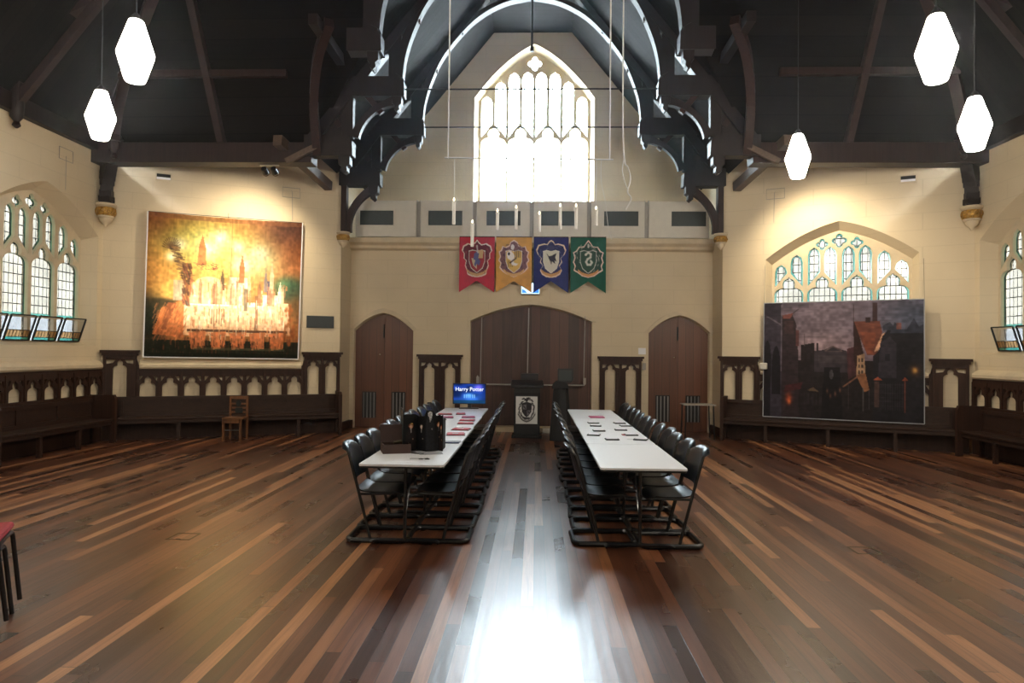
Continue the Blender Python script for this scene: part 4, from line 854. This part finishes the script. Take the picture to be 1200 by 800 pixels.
# spotlight pairs under the long beams
def spotfix(x, y, z, n, target, power, label, size=.9):
    r = thing('spotlight', label, 'spotlight', (x, y, z+.12))
    MB().box(x-.17, x+.17, y-.02, y+.02, z+.09, z+.11).build('bracket', M['steel'], r)
    for k in range(n):
        xx = x+(-.085 if k == 0 else .09); h = MB().tube([(xx, y-.05, z+.03), (xx, y+.05, z-.02)], [.05, .06], 14).build('lamp_head', M['black'], r, smooth=True)
        ring = [(xx+.062*math.cos(2*PI*i/14), y+.055-.0*i, z-.02+.062*math.sin(2*PI*i/14)) for i in range(14)]
        MB().tube(ring, .008, 5, closed=True).build('chrome_ring', M['chrome'], h)
        l = bpy.data.lights.new('spotlight_bulb', 'SPOT'); l.energy = power; l.color = (1, .84, .58); l.spot_size = math.radians(115); l.spot_blend = .9; l.shadow_soft_size = .06
        lo = bpy.data.objects.new('spotlight_bulb', l); C.objects.link(lo); p = Vector((xx, y+.12, z-.04)); lo.location = p; lo.rotation_euler = (Vector(target)-p).to_track_quat('-Z', 'Y').to_euler()
spotfix(-4.86, 12.17, 4.95, 2, FCL(2.0, 3.3), SPOT_L, 'pair of small spotlights under the left beam end')
spotfix(4.62, 12.17, 4.93, 2, FCR(2.0, 3.3), SPOT_R, 'pair of small spotlights under the right beam, behind the low lamp')

# ------------------------------------------------------------------ pendant lamps
def pendant(x, y, z, label, h=.55, ceil=9):
    r = thing('pendant_lamp', label, 'pendant lamp', (x, y, z-h/2), 'faceted white pendant lamps')
    n = 12; P = [(.055, h/2), (.062, h/2-.005), (.155, -.02), (.150, -.05), (.085, -h/2+.006), (.078, -h/2)]
    MB().lathe(P[::-1], (x, y, z), n).build('lamp_shade', M['shade'], r)
    MB().lathe([(.05, h/2), (.045, h/2+.03), (.015, h/2+.07), (0, h/2+.07)], (x, y, z), 10).build('lamp_cap', M['iron'], r)
    MB().tube([(x, y, z+h/2+.06), (x, y, ceil)], .006, 5).build('cable', M['iron'], r)
def roof_h(x, y):
    a = abs(x-X0); return min(5.4+SS*(AC-a), 5.4+TS*max(0, YR-y), top)
for x, y, z, l in ((-3.638, 6, 4.385, 'white pendant lamp at upper left, the larger and higher of two'), (-5.002, 7.6, 4.365, 'white pendant lamp at far left, the smaller and lower of two'), (3.3, 5.75, 4.261, 'largest white pendant lamp, upper right'), (4.585, 7.3, 4.154, 'white pendant lamp at far right, in front of the corner'), (3.321, 8.8, 4.244, 'smallest white pendant lamp, right of the hammerbeams'),
                   (-4.9, 3.6, 4.3, 'unseen white pendant lamp added left of the camera'), (4.7, 3.6, 4.3, 'unseen white pendant lamp added right of the camera'), (-3.3, .6, 4.3, 'unseen white pendant lamp added behind the camera, left'), (3.2, .6, 4.3, 'unseen white pendant lamp added behind the camera, right')):  # these four are unseen, added to light the near floor
    pendant(x, y, z, l, ceil=roof_h(x, y))

# ------------------------------------------------------------------ hanging candles
RY = 7.5
r = thing('candle_rail', 'thin white rod hung level on two long white cords before the gable window', 'rail', (-.1, RY, 3.84))
MB().tube([(-1.03, RY, 3.85), (.83, RY, 3.83)], .008, 6).build('rod', M['cord'], r)
for x in (-.99, .79): MB().tube([(x, RY, 3.84), (x, RY, 9.9)], .008, 5).build('suspension_cord', M['cord'], r)
pts = smoothpts([(.93, RY, 6.9), (.93, RY, 4.5), (.95, RY, 3.85), (.99, RY, 3.75), (1.02, RY, 3.62), (.99, RY, 3.48), (1.03, RY, 3.40), (.97, RY, 3.28)], 5)
m = MB().tube(pts, .008, 5).tube(smoothpts([(.95, RY, 3.85), (.93, RY, 3.72), (.96, RY, 3.58), (1.0, RY, 3.48)], 4), .005, 5)
solo(m, 'loose_cord', M['cord'], 'loose looped white cord dangling right of the candles', 'cord')
solo(MB().tube(smoothpts([(.70, RY, 3.83), (.70, RY, 3.6), (.75, RY, 3.35), (.78, RY, 3.1), (.82, RY, 2.95)], 4), .003, 4), 'loose_cord', M['cord'], 'fine slack cord beside the rightmost candle', 'cord')
cands = [(-.92, 3.41, 3.11), (-.713, 3.166, 2.864), (-.437, 3.29, 3.05), (-.23, 3.33, 3.05), (.025, 3.263, 3.03), (.254, 3.35, 3.06), (.428, 3.35, 3.06), (.647, 3.32, 3.10)]
for i, (x, zt, zb) in enumerate(cands):
    o_ = ('leftmost', 'lowest, second from left', 'third from left', 'fourth from left', 'fifth from left', 'sixth from left', 'seventh from left', 'rightmost')[i]
    r = thing('hanging_candle', 'white artificial candle hanging on a thread, %s' % o_, 'candle', (x, RY, zb), 'hanging artificial candles')
    MB().lathe([(.016, zb), (.018, zb+.01), (.018, zt-.06), (.022, zt-.058), (.020, zt-.045), (.004, zt-.045)], (x, RY, 0), 12).build('candle_body', M['candle'], r, smooth=True)
    MB().lathe([(.003, zt-.045), (.011, zt-.03), (.009, zt-.015), (.001, zt)], (x, RY, 0), 8).build('flame', M['flame'], r, smooth=True)
    MB().tube([(x, RY, zt-.01), (x, RY, 3.84)], .0035, 4).build('thread', M['cord'], r)

# ------------------------------------------------------------------ tables
def table(cx, y0, y1, label, legs=True):
    w = .73; r = thing('folding_table', label, 'table', (cx, (y0+y1)/2, 0), 'white folding tables')
    def rr(x0, x1, a, b, q):
        out = []
        for (px_, py_, s0) in ((x1-q, b-q, 0), (x0+q, b-q, 90), (x0+q, a+q, 180), (x1-q, a+q, 270)):
            for k in range(5): an = math.radians(s0+k*22.5); out.append((px_+q*math.cos(an), py_+q*math.sin(an)))
        return out
    class FT:
        def __call__(s, t, h, d): return Vector((t, h, d))
    f = FT(); MB().prism([rr(cx-w/2, cx+w/2, y0, y1, .03)], f, .722, .74).build('tabletop', M['white'], r)
    MB().prism([rr(cx-w/2+.004, cx+w/2-.004, y0+.004, y1-.004, .03)], f, .705, .722).build('table_edge', M['iron'], r)
    for yy in (y0+.22, y1-.22):
        lg = MB().tube([(cx, yy, .70), (cx, yy, .03)], .015, 8); lg.tube(rarc([(cx-.30, yy, .02), (cx-.27, yy, .04), (cx+.27, yy, .04), (cx+.30, yy, .02)], .02), .018, 6); lg.tube([(cx-.28, yy, .69), (cx+.28, yy, .69)], .016, 6); lg.build('leg', M['tube'], r, smooth=True)
        MB().tube([(cx, yy, .25), (cx, yy+(.4 if yy < (y0+y1)/2 else -.4), .69)], .008, 5).build('brace', M['steel'], r)
TLX, TRX = -1.135, .92
ys = [5.77, 7.30, 8.79, 10.25, 11.72]; od = ('nearest the camera', 'second from the camera', 'third from the camera', 'farthest, by the doors')
for sd, cx in (('left', TLX), ('right', TRX)):
    for i in range(4): table(cx-(.0 if sd == 'right' else .012*i), ys[i]+.006, ys[i+1]-.004, 'white folding table in the %s row, %s' % (sd, od[i]))

# ------------------------------------------------------------------ stacking chairs
def make_chair():
    r = thing('stacking_chair', 'x', 'chair', (0, 0, 0), 'charcoal stacking chairs along the tables')
    # local: +x towards the table, rear of the floor rail at x=0
    hw = .225
    rail = rarc([(.27, -hw, .016), (.0, -hw, .016), (.0, hw, .016), (.27, hw, .016)], .09, 5)
    loop = [(.04, -hw), (.50, -hw), (.54, -hw+.05), (.54, hw-.05), (.50, hw), (.04, hw), (0, hw-.05), (0, -hw+.05)]
    MB().tube(rarc([(*p, .024) for p in loop]+[(*loop[0], .024)], .02, 2)[:-1], .023, 8, closed=True).build('floor_rail', M['tube'], r, smooth=True)
    for s in (-1, 1):
        MB().tube(smoothpts([(.215, s*hw, .018), (.185, s*hw, .14), (.10, s*hw*.98, .46), (.02, s*hw*.93, .74), (.0, s*hw*.90, .80)], 3), .014, 8).build('leg', M['tube'], r, smooth=True)
        MB().tube(rarc([(.11, s*hw*.98, .43), (.44, s*hw*.92, .435)], .02), .011, 6).build('seat_rail', M['tube'], r, smooth=True)
    # moulded seat
    nu, nv = 10, 10; m = MB(); g = []
    for layer in (0, 1):
        for i in range(nu+1):
            for j in range(nv+1):
                u = i/nu; v = j/nv*2-1; x = .08+u*.41; wid = .215*(1-.10*u**3); z = .452+.012*math.sin(u*PI)*-1+.012*v*v-(.03*max(0, u-.8)/.2)+(.035*max(0, .12-u)/.12)-layer*.012
                g.append((x, v*wid, z))
    def shell(m, g, nu, nv):
        N = (nu+1)*(nv+1); fs = []
        for i in range(nu):
            for j in range(nv):
                a = i*(nv+1)+j; b = a+nv+1; fs += [(a, a+1, b+1, b), (N+a, N+b, N+b+1, N+a+1)]
        for i in range(nu):
            for j in (0, nv): a = i*(nv+1)+j; b = a+nv+1; fs.append((a, b, N+b, N+a))
        for j in range(nv):
            for i in (0, nu): a = i*(nv+1)+j; fs.append((a, a+1, N+a+1, N+a))
        m.add(g, fs)
    shell(m, g, nu, nv); m.build('seat', M['chair'], r, smooth=True)
    m = MB(); g = []
    for layer in (0, 1):
        for i in range(nu+1):
            for j in range(nv+1):
                u = i/nu; v = j/nv*2-1; z = .56+u*.315-.05*abs(v)**5*(u**2); wid = .215*(1-.12*abs(u-.35)**2*2)
                x = .055-.085*u-.03*v*v*-1-.035*(max(0, u-.85)/.15)**2*1.0+.0
                g.append((x-layer*.022, v*wid, z))
    shell(m, g, nu, nv); m.build('backrest', M['chair'], r, smooth=True, bevel=.004)
    return r
ch0 = make_chair(); used = False
ordn = ('first', 'second', 'third', 'fourth', 'fifth', 'sixth', 'seventh', 'eighth', 'ninth', 'tenth', 'eleventh', 'twelfth')
for sd, cx in (('left', TLX), ('right', TRX)):
    for s in (-1, 1):
        side = ('outer' if (s < 0) == (sd == 'left') else 'aisle')
        for i in range(12):
            y = 6.27+i*.487+random.uniform(-.03, .03); x = cx+s*(.54+random.uniform(-.015, .03)); rz = (0 if s < 0 else PI)+random.uniform(-.05, .05)
            lab = 'charcoal stacking chair, %s from the camera on the %s side of the %s tables' % (ordn[i], side, sd)
            if not used: ch0.location = (x, y, 0); ch0.rotation_euler = (0, 0, rz); ch0['label'] = lab; used = True
            else: dup(ch0, (x, y, 0), rz, lab)

# ------------------------------------------------------------------ things on the left tables
TZ = .74
def flat(name, cx, cy_, w, d, h, rz, mat, label, cat, grp=None, z=TZ):
    m = MB().box(-w/2, w/2, -d/2, d/2, 0, h); o = m.build(name, mat, bevel=min(h*.3, .004)); o.location = (cx, cy_, z+.0008); o.rotation_euler = (0, 0, rz); return tag(o, label, cat, grp)
flat('paper_sheet', -1.13, 5.955, .24, .15, .0015, .02, M['paper'], 'blank white paper sheet at the near end of the left table', 'paper')
r = thing('reading_glasses', 'pair of thin reading glasses lying on the near end of the left table', 'glasses', (-1.03, 6.0, TZ))
for k, x in enumerate((-1.0, -.945)):
    MB().tube([(x+.022*math.cos(t), 5.99+.018*math.sin(t), TZ+.018) for t in [2*PI*i/14 for i in range(14)]], .003, 5, closed=True).build('rim', M['black'], r)
MB().tube([(-1.022, 5.995, TZ+.018), (-1.09, 6.04, TZ+.012), (-1.11, 6.07, TZ+.005)], .003, 5).build('temple_arm', M['black'], r)
MB().tube([(-.923, 5.99, TZ+.018), (-.95, 6.07, TZ+.012), (-1.0, 6.09, TZ+.005)], .003, 5).build('temple_arm', M['black'], r)
# open brown box
r = thing('open_box', 'open brown card box standing on the left table beside the black figure display', 'box', (-1.33, 6.48, TZ))
ang = .32; cA, sA = math.cos(ang), math.sin(ang)
def BX(x, y, z): return Vector((-1.33+x*cA-y*sA, 6.50+x*sA+y*cA, TZ+z))
class FB:
    def __init__(s, y): s.y = y
m = MB()
for (a, b, c_, d_, h) in ((-.13, .13, -.12, -.11, .085), (-.13, .13, .11, .12, .085), (-.13, -.12, -.11, .11, .085), (.12, .13, -.11, .11, .085), (-.12, .12, -.11, .11, .006)):
    m.add([BX(x, y, z) for z in (0, h) for y in (c_, d_) for x in (a, b)], [(0, 2, 3, 1), (4, 5, 7, 6), (0, 1, 5, 4), (2, 6, 7, 3), (0, 4, 6, 2), (1, 3, 7, 5)])
m.build('box_body', M['leather'], r)
m = MB(); m.add([BX(x, y, z) for x, y, z in ((-.13, .12, .085), (.13, .12, .085), (.13, .21, .24), (-.13, .21, .24), (-.13, .13, .085), (.13, .13, .085), (.13, .22, .24), (-.13, .22, .24))], [(0, 1, 2, 3), (7, 6, 5, 4), (0, 4, 5, 1), (3, 2, 6, 7), (0, 3, 7, 4), (1, 5, 6, 2)])
m.build('box_lid', M['leather'], r)
solo(MB().tube([BX(-.02, 0, .09), BX(.06, .02, .10)], .014, 8), 'small_roll', M['brass'], 'tiny pale roll poking out of the brown box', 'trinket')
# black figure display, folded card printed with robed people
cv = Canvas(150, 110, (9, 9, 11))
for x, top_, sk, robe, col in ((.10, .02, (120, 100, 84), (30, 40, 38), (60, 54, 50)), (.31, .27, (178, 140, 116), (26, 18, 18), (92, 50, 34)), (.50, .23, (168, 150, 136), (14, 14, 18), (30, 26, 26)), (.655, .04, (150, 140, 134), (24, 24, 28), (150, 150, 150)), (.80, .20, (186, 146, 118), (20, 18, 20), (110, 70, 44)), (.92, .27, (170, 128, 100), (26, 16, 14), (96, 44, 22))):
    cv.poly([(x-.03, top_+.1), (x+.03, top_+.1), (x+.075, top_+.3), (x+.08, .97), (x-.08, .97), (x-.075, top_+.3)], robe)
    cv.ell(x, top_+.06, .036, .07, tuple(min(255, c*1.3) for c in col)); cv.ell(x, top_+.075, .022, .05, tuple(min(255, c*1.25) for c in sk)); cv.poly([(x-.010, top_+.12), (x+.012, top_+.12), (x+.006, top_+.25), (x-.004, top_+.25)], (190, 186, 180), .8); cv.ell(x+.03, top_+.42, .010, .022, sk, .8); cv.rect(x-.03, x-.026, top_+.2, .9, (60, 60, 62), .5)
cv.ell(.66, .16, .020, .10, (172, 172, 172)); cv.ell(.32, .17+.1, .02, .02, (150, 120, 60)); cv.noise(40, 40, .2, 6)
r = thing('figure_display', 'black standing card display printed with people in long dark robes', 'display', (-1.07, 6.78, TZ))
zz = [(-1.36, 6.90), (-1.26, 6.52), (-1.15, 6.62), (-1.04, 6.53), (-.93, 6.60), (-.885, 6.56)]
outl = [(0, .02), (.14, .02), (.2, .12), (.25, .12), (.36, .12), (.45, .18), (.56, .16), (.6, .02), (.70, .02), (.76, .16), (.84, .13), (.90, .16), (1, .13)]
def DP(u, v):
    q = u*(len(zz)-1); i = min(int(q), len(zz)-2); f_ = q-i; x = zz[i][0]*(1-f_)+zz[i+1][0]*f_; y = zz[i][1]*(1-f_)+zz[i+1][1]*f_
    tp = np.interp(u, [a for a, b in outl], [b for a, b in outl]); return (x, y, TZ+.005+.40*(1-(tp+(1-tp)*v)))
dd = printed(cv, 'printed_card', cloth_print('glossy_card', 0, .5), DP, r); md = dd.modifiers.new('sol', 'SOLIDIFY'); md.thickness = .006; md.offset = 0
m = MB().box(-1.25, -.90, 6.64, 6.86, TZ, TZ+.30); m.build('card_box', M['blackm'], r)
# papers beside it
flat('grey_booklet', -.98, 6.42, .22, .12, .006, .25, M['foot'], 'grey folded paper with dark edge before the black figure display', 'paper')
flat('dark_pen', -1.10, 6.39, .14, .018, .012, -.45, M['black'], 'black marker pen in front of the figure display', 'pen')
flat('grey_notebook', -.875, 7.27, .17, .12, .012, .03, M['foot'], 'grey notebook at the seam of the first two left tables', 'notebook')
flat('navy_notebook', -.875, 7.17, .16, .05, .014, .03, M['navy'], 'dark navy card strip in front of the grey notebook', 'notebook')
k = 0
for (x, y, w, d, rz, col, lab) in ((-.92, 7.93, .20, .20, .1, 'red', 'red card pack nearest the camera on the left tables'), (-.91, 8.44, .20, .18, -.1, 'red', 'second red card pack along the right edge of the left tables'), (-.96, 8.68, .09, .16, .2, 'paper', 'small white sheet between the red packs'),
        (-.93, 9.15, .20, .17, .05, 'red', 'third red card pack along the right edge of the left tables'), (-.95, 9.56, .20, .17, .0, 'red', 'fourth red card pack along the right edge of the left tables'), (-.98, 10.03, .18, .2, .08, 'pink', 'pink card pack near the far end of the left tables'), (-1.15, 10.55, .13, .22, .1, 'red', 'farthest red card pack before the screen'),
        (-1.36, 9.50, .16, .26, -.2, 'red', 'red card pack at the left edge behind the figure display'), (-1.30, 9.95, .20, .2, .1, 'pink', 'pink card pack at the left edge of the left tables'), (-1.38, 10.45, .2, .14, .1, 'red', 'far red card pack at the left edge of the left tables')):
    o = flat('card_pack', x, y, w, d, .016, rz, M[col], lab, 'card pack' if col != 'paper' else 'paper', 'packs on the left tables')
    if col != 'paper':
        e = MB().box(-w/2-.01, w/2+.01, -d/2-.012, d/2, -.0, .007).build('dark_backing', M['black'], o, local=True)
        o.location.z += .0
        MB_s = MB().box(-w*.2, w*.15, -d*.25, d*.1, .0161, .0175).build('pale_sticker', M['foot'], o, local=True)
# monitor
r = thing('monitor', 'flat screen showing a blue title slide at the far end of the left tables', 'monitor', (-1.12, 11.6, TZ))
MB().box(-1.405, -.835, 11.60, 11.64, .815, 1.17).build('screen_case', M['black'], r, bevel=.006)
cvs = Canvas(120, 76, (24, 52, 130)).noise(6, 5, .5, 11); cvs.blob(.55, .75, .3, .25, (60, 130, 230), .8); cvs.blob(.78, .18, .12, .15, (150, 120, 255), .8); cvs.blob(.48, .58, .12, .1, (90, 170, 255), .9); cvs.rect(0, 1, .84, 1, (20, 60, 80), .7)
for x in (.34, .40, .46, .52, .60, .66): cvs.line(x, .55, x, .72, .012, (150, 210, 255), .8)
k3 = NT('lit_screen'); at = k3.node('ShaderNodeAttribute'); at.attribute_name = 'print'; e = k3.node('ShaderNodeEmission'); e.inputs[1].default_value = 1.0; k3.link(at.outputs['Color'], e.inputs[0]); k3.link(e.outputs[0], k3.out.inputs['Surface'])
sp_ = printed(cvs, 'screen', k3.m, lambda u, v: (-1.39+.54*u, 11.597, 1.158-.328*v), r)
def text(body, size, x, y, z, mat, name, parent, sx=1):
    cu = bpy.data.curves.new(name, 'FONT'); cu.body = body; cu.size = size; cu.align_x = 'CENTER'; cu.extrude = .0005; cu.offset = .0006
    o = bpy.data.objects.new(name, cu); C.objects.link(o); cu.materials.append(mat); off = parent_world(parent); o.location = Vector((x, y, z))-off; o.rotation_euler = (PI/2, 0, 0); o.scale = (sx, 1, 1); o.parent = parent
    bpy.context.view_layer.update(); me = bpy.data.meshes.new_from_object(o.evaluated_get(bpy.context.evaluated_depsgraph_get())); q = bpy.data.objects.new(name, me); C.objects.link(q); q.location = o.location; q.rotation_euler = o.rotation_euler; q.scale = o.scale; q.parent = parent
    bpy.data.objects.remove(o); q.name = name; return q
lt = emis('lit_white_letters', (.85, .9, 1), 1.1)
text('Harry Potter', .092, -1.12, 11.594, 1.04, lt, 'title_text', r)
MB().box(-1.15, -1.09, 11.62, 11.65, TZ+.01, .85).build('stand_neck', M['black'], r)
MB().box(-1.29, -.96, 11.54, 11.70, TZ, TZ+.014).build('stand_base', M['black'], r, bevel=.004)
# ------------------------------------------------------------------ things on the right tables
flat('pink_booklet', .925, 10.33, .22, .26, .012, .03, M['pink'], 'bright pink booklet toward the far end of the right tables', 'booklet')
for (x, y, rz, lab) in ((.80, 9.43, .1, 'farther card packet of the two left of the seam'), (.80, 9.07, -.05, 'nearer card packet of the two left of the seam'), (.79, 8.50, .05, 'card packet just before the middle seam, left'), (.69, 8.05, -.2, 'card packet nearest the left table edge'), (.86, 7.66, .05, 'card packet nearest the camera on the left half'),
        (1.16, 9.45, .15, 'farthest small card packet on the right half'), (1.20, 9.12, .1, 'second farthest card packet on the right half'), (1.075, 8.62, 0, 'card packet on the right half at the middle seam'), (1.13, 8.10, .15, 'card packet with a red tab on the right half'), (1.18, 7.68, -.3, 'tilted card packet nearest the camera on the right half')):
    o = flat('card_packet', x, y, .15, .12, .014, rz, M['black'], lab+' of the right tables', 'card packet', 'packets on the right tables')
    MB().box(-.062, .062, -.03, .052, .0145, .0165).build('white_top_card', M['paper'], o, local=True)
    if 'red tab' in lab: MB().box(-.10, -.076, -.03, .05, .002, .010).build('red_tab', M['red'], o, local=True)
    if 'tilted' in lab: MB().box(-.15, -.08, .0, .06, .001, .006).build('white_slip', M['paper'], o, local=True)

# ------------------------------------------------------------------ lectern, speaker, small table
lx0, lx1, ly = -.455, .125, 13.62
r = thing('lectern', 'black lectern with a white crest poster before the wide doors', 'lectern', (-.165, ly+.2, 0))
MB().box(lx0+.03, lx1-.03, ly, ly+.42, .06, 1.0).build('body', M['blackm'], r, bevel=.008)
MB().box(lx0-.01, lx1+.01, ly-.03, ly+.46, 0, .06).build('plinth', M['blackm'], r, bevel=.008)
MB().prism([[(ly-.06, 1.0), (ly+.46, 1.0), (ly+.46, 1.14), (ly-.06, 1.06)]], Frame((lx0-.03, 0, 0), (0, 1, 0), (1, 0, 0)), 0, lx1-lx0+.06).build('sloping_top', M['black'], r, bevel=.006)
MB().box(lx0+.03, lx1-.03, ly-.012, ly, .90, .99).build('fascia', M['black'], r)
cv = Canvas(70, 90, (206, 206, 204)); dk = (44, 42, 46)
rs = np.random.RandomState(3); cv.ell(.5, .46, .36, .36, (96, 94, 96), .0)
for s in (-1, 1):
    for k in range(26):
        an = -1.9+k*.15; rr = .30+.10*rs.rand(); x = .5+s*rr*math.cos(an)*.95; y = .46+rr*math.sin(an)*1.0
        cv.line(x, y, x+s*.06*math.cos(an+1.2), y+.06*math.sin(an+1.2), .020, dk, .9)
cv.poly([(.26, .26), (.5, .20), (.74, .26), (.72, .56), (.60, .70), (.5, .76), (.40, .70), (.28, .56)], dk); cv.poly([(.32, .32), (.48, .30), (.48, .48), (.32, .48)], (110, 106, 110)); cv.poly([(.52, .52), (.68, .50), (.62, .66), (.52, .70)], (104, 100, 106)); cv.line(.36, .36, .44, .44, .02, dk); cv.line(.56, .56, .62, .60, .02, dk); cv.ell(.5, .13, .08, .05, dk); cv.poly([(.44, .10), (.5, .05), (.56, .10), (.54, .2), (.46, .2)], dk)
cv.poly([(.10, .56), (.20, .72), (.38, .84), (.5, .86), (.62, .84), (.80, .72), (.90, .56), (.92, .66), (.80, .82), (.62, .93), (.5, .95), (.38, .93), (.20, .82), (.08, .66)], (150, 148, 146)); cv.line(.12, .66, .3, .86, .012, dk); cv.line(.3, .86, .5, .92, .012, dk); cv.line(.5, .92, .7, .86, .012, dk); cv.line(.7, .86, .88, .66, .012, dk); cv.rect(0, 1, 0, .015, (150, 150, 150))
printed(cv, 'crest_poster', cloth_print('poster_paper', 0, .6), lambda u, v: (-.385+.43*u, ly-.004, .835-.55*v), r)
solo(MB().box(-.29, .06, ly+.06, ly+.30, 1.155, 1.165+.115), 'black_case', M['black'], 'small black case lying on top of the lectern', 'case', bevel=.01)
sx0 = .52
r = thing('draped_speaker', 'black loudspeaker on a black draped stand between lectern and right tables', 'loudspeaker', (sx0-.02, 13.35, 0))
m = MB(); A = []; prof = [(.30, .0), (.27, .35), (.23, .70), (.20, .98), (.16, 1.07)]; rings = []
for (hw, z) in prof: rings.append([(sx0-.03+hw*.72*math.cos(t)*(1+.07*math.cos(7*t)), 13.35+hw*.6*math.sin(t)*(1+.07*math.cos(7*t)), z) for t in [2*PI*i/28 for i in range(28)]])
for a_, b_ in zip(rings, rings[1:]): m.loft(a_, b_)
m.add(rings[-1], [tuple(range(28))]); m.build('black_drape', M['blackm'], r, smooth=True)
m = MB().prism([[(sx0-.19, 1.02), (sx0+.13, 1.02), (sx0+.10, 1.12), (sx0-.11, 1.15), (sx0-.17, 1.10)]], Frame((0, 13.22, 0), (1, 0, 0), (0, -1, 0)), 0, -.26); m.build('shelf', M['blackm'], r, bevel=.008)
m = MB().prism([[(sx0-.08, 1.12), (sx0+.17, 1.14), (sx0+.215, 1.20), (sx0+.20, 1.39), (sx0-.08, 1.39)]], Frame((0, 13.25, 0), (1, 0, 0), (0, -1, 0)), 0, -.24); m.build('speaker_cabinet', M['black'], r, bevel=.01)
MB().box(sx0-.07, sx0+.18, 13.242, 13.25, 1.17, 1.37).build('speaker_grille', M['grille'], r)
r = thing('small_table', 'small dark folding table standing before the right side door', 'table', (3.28, 13.95, 0))
MB().box(2.98, 3.60, 13.75, 14.2, .68, .70).build('tabletop', M['conduit'], r, bevel=.004)
for x in (3.02, 3.56):
    for y in (13.79, 14.16): MB().tube([(x, y, .68), (x+(.02 if x > 3.3 else -.02), y, 0)], .014, 6).build('leg', M['tube'], r)
for s, a in ((-1, (-1.75, -1.35)),): pass
solo(MB().box(.16, .42, 14.5, 14.64, .0, .10), 'power_board', M['whitep'], 'low white power board on the floor right of the lectern', 'power board', bevel=.01)

# ------------------------------------------------------------------ wooden chair by the left bench
r = thing('wooden_chair', 'small varnished wooden chair with a dark emblem on its slatted back, by the left bench', 'chair', (-5.64, 12.62, 0))
wx0, wx1, wy = -5.82, -5.46, 12.52
MB().box(wx0, wx1, wy, wy+.34, .40, .43).build('seat', M['chairw'], r, bevel=.006)
MB().box(wx0+.02, wx1-.02, wy+.01, wy+.03, .33, .40).build('apron', M['chairw'], r)
for x in (wx0+.02, wx1-.02):
    MB().box(x-.02, x+.02, wy+.01, wy+.05, 0, .40).build('leg', M['chairw'], r)
    MB().box(x-.018, x+.018, wy+.30, wy+.335, 0, .82).build('back_post', M['chairw'], r)
MB().tube([(wx0+.02, wy+.03, .2), (wx1-.02, wy+.03, .2)], .009, 6).build('stretcher', M['steel'], r)
for z, h in ((.76, .06), (.66, .03), (.58, .03), (.50, .03)): MB().box(wx0+.035, wx1-.035, wy+.305, wy+.325, z, z+h).build('back_slat', M['chairw'], r)
m = MB().lathe([(.0, -.004), (.05, -.004), (.05, .004), (0, .004)], (0, 0, 0), 12); m.v = [Vector(((wx0+wx1)/2+v.x, wy+.298+v.z, .68+v.y*1.2)) for v in m.v]; m.build('emblem', M['plaque'], r)
m = MB().box((wx0+wx1)/2-.06, (wx0+wx1)/2+.08, wy+.292, wy+.300, .50, .60); m.build('emblem', M['plaque'], r)

# ------------------------------------------------------------------ floor boxes and red chairs
for x, y, l in ((-3.18, 6.12, 'left brass-edged floor hatch'), (2.895, 6.11, 'right brass-edged floor hatch')):
    m = MB().prism([rect(x-.11, x+.11, y-.11, y+.11), rect(x-.095, x+.095, y-.095, y+.095)], type('F', (), {'__call__': lambda s, t, h, d: Vector((t, h, d))})(), .0005, .003)
    r = thing('floor_hatch', l+' set flush in the boards', 'floor hatch', (x, y, 0), 'floor hatches'); m.build('rim', M['brass'], r)
    MB().box(x-.02, x+.02, y-.10, y-.085, .0005, .004).build('finger_catch', M['iron'], r)
def redchair(x, y, z, rz, label):
    r = thing('red_seat_chair', label, 'chair', (0, 0, 0), 'red seated chairs at the left edge')
    MB().box(-.22, .22, -.21, .21, .455, .50).build('seat', M['redseat'], r, bevel=.02)
    for s in (-1, 1):
        p = rarc([(s*.19, .20*-1.25, 0), (s*.20, -.20, .44), (-s*.0, -.20, .445)], .05, 5)
        MB().tube(p, .014, 8).build('leg', M['tube'], r, smooth=True)
        MB().tube([(s*.19, .27, 0), (s*.19, .20, .45), (s*.19, .26, .86)], .013, 8).build('leg', M['tube'], r, smooth=True)
    MB().box(-.19, .19, .235, .265, .62, .86).build('backrest', M['redseat'], r, bevel=.01)
    r.location = (x, y, z); r.rotation_euler = (0, 0, rz); return r
redchair(-3.46, 3.99, 0, math.radians(118), 'lower red seated chair of a stack of two cut off by the left picture edge')
redchair(-3.425, 4.01, .085, math.radians(118), 'upper red seated chair of a stack of two cut off by the left picture edge')

# ------------------------------------------------------------------ thin haze added to spread a glow around the bright window
hz = NT('glow_haze'); vs_ = hz.node('ShaderNodeVolumeScatter'); vs_.inputs['Density'].default_value = .0008; vs_.inputs['Anisotropy'].default_value = .82; vs_.inputs['Color'].default_value = (.9, .95, 1, 1)
hz.link(vs_.outputs[0], hz.out.inputs['Volume'])
for l_ in list(hz.out.inputs['Surface'].links): hz.t.links.remove(l_)
o = MB().box(X0-AC-.02, X0+AC+.02, YB+.1, YG-.02, .001, 9.2).build('haze', hz.m); tag(o, 'faint haze added for the glow around the gable window', 'haze', kind='stuff')
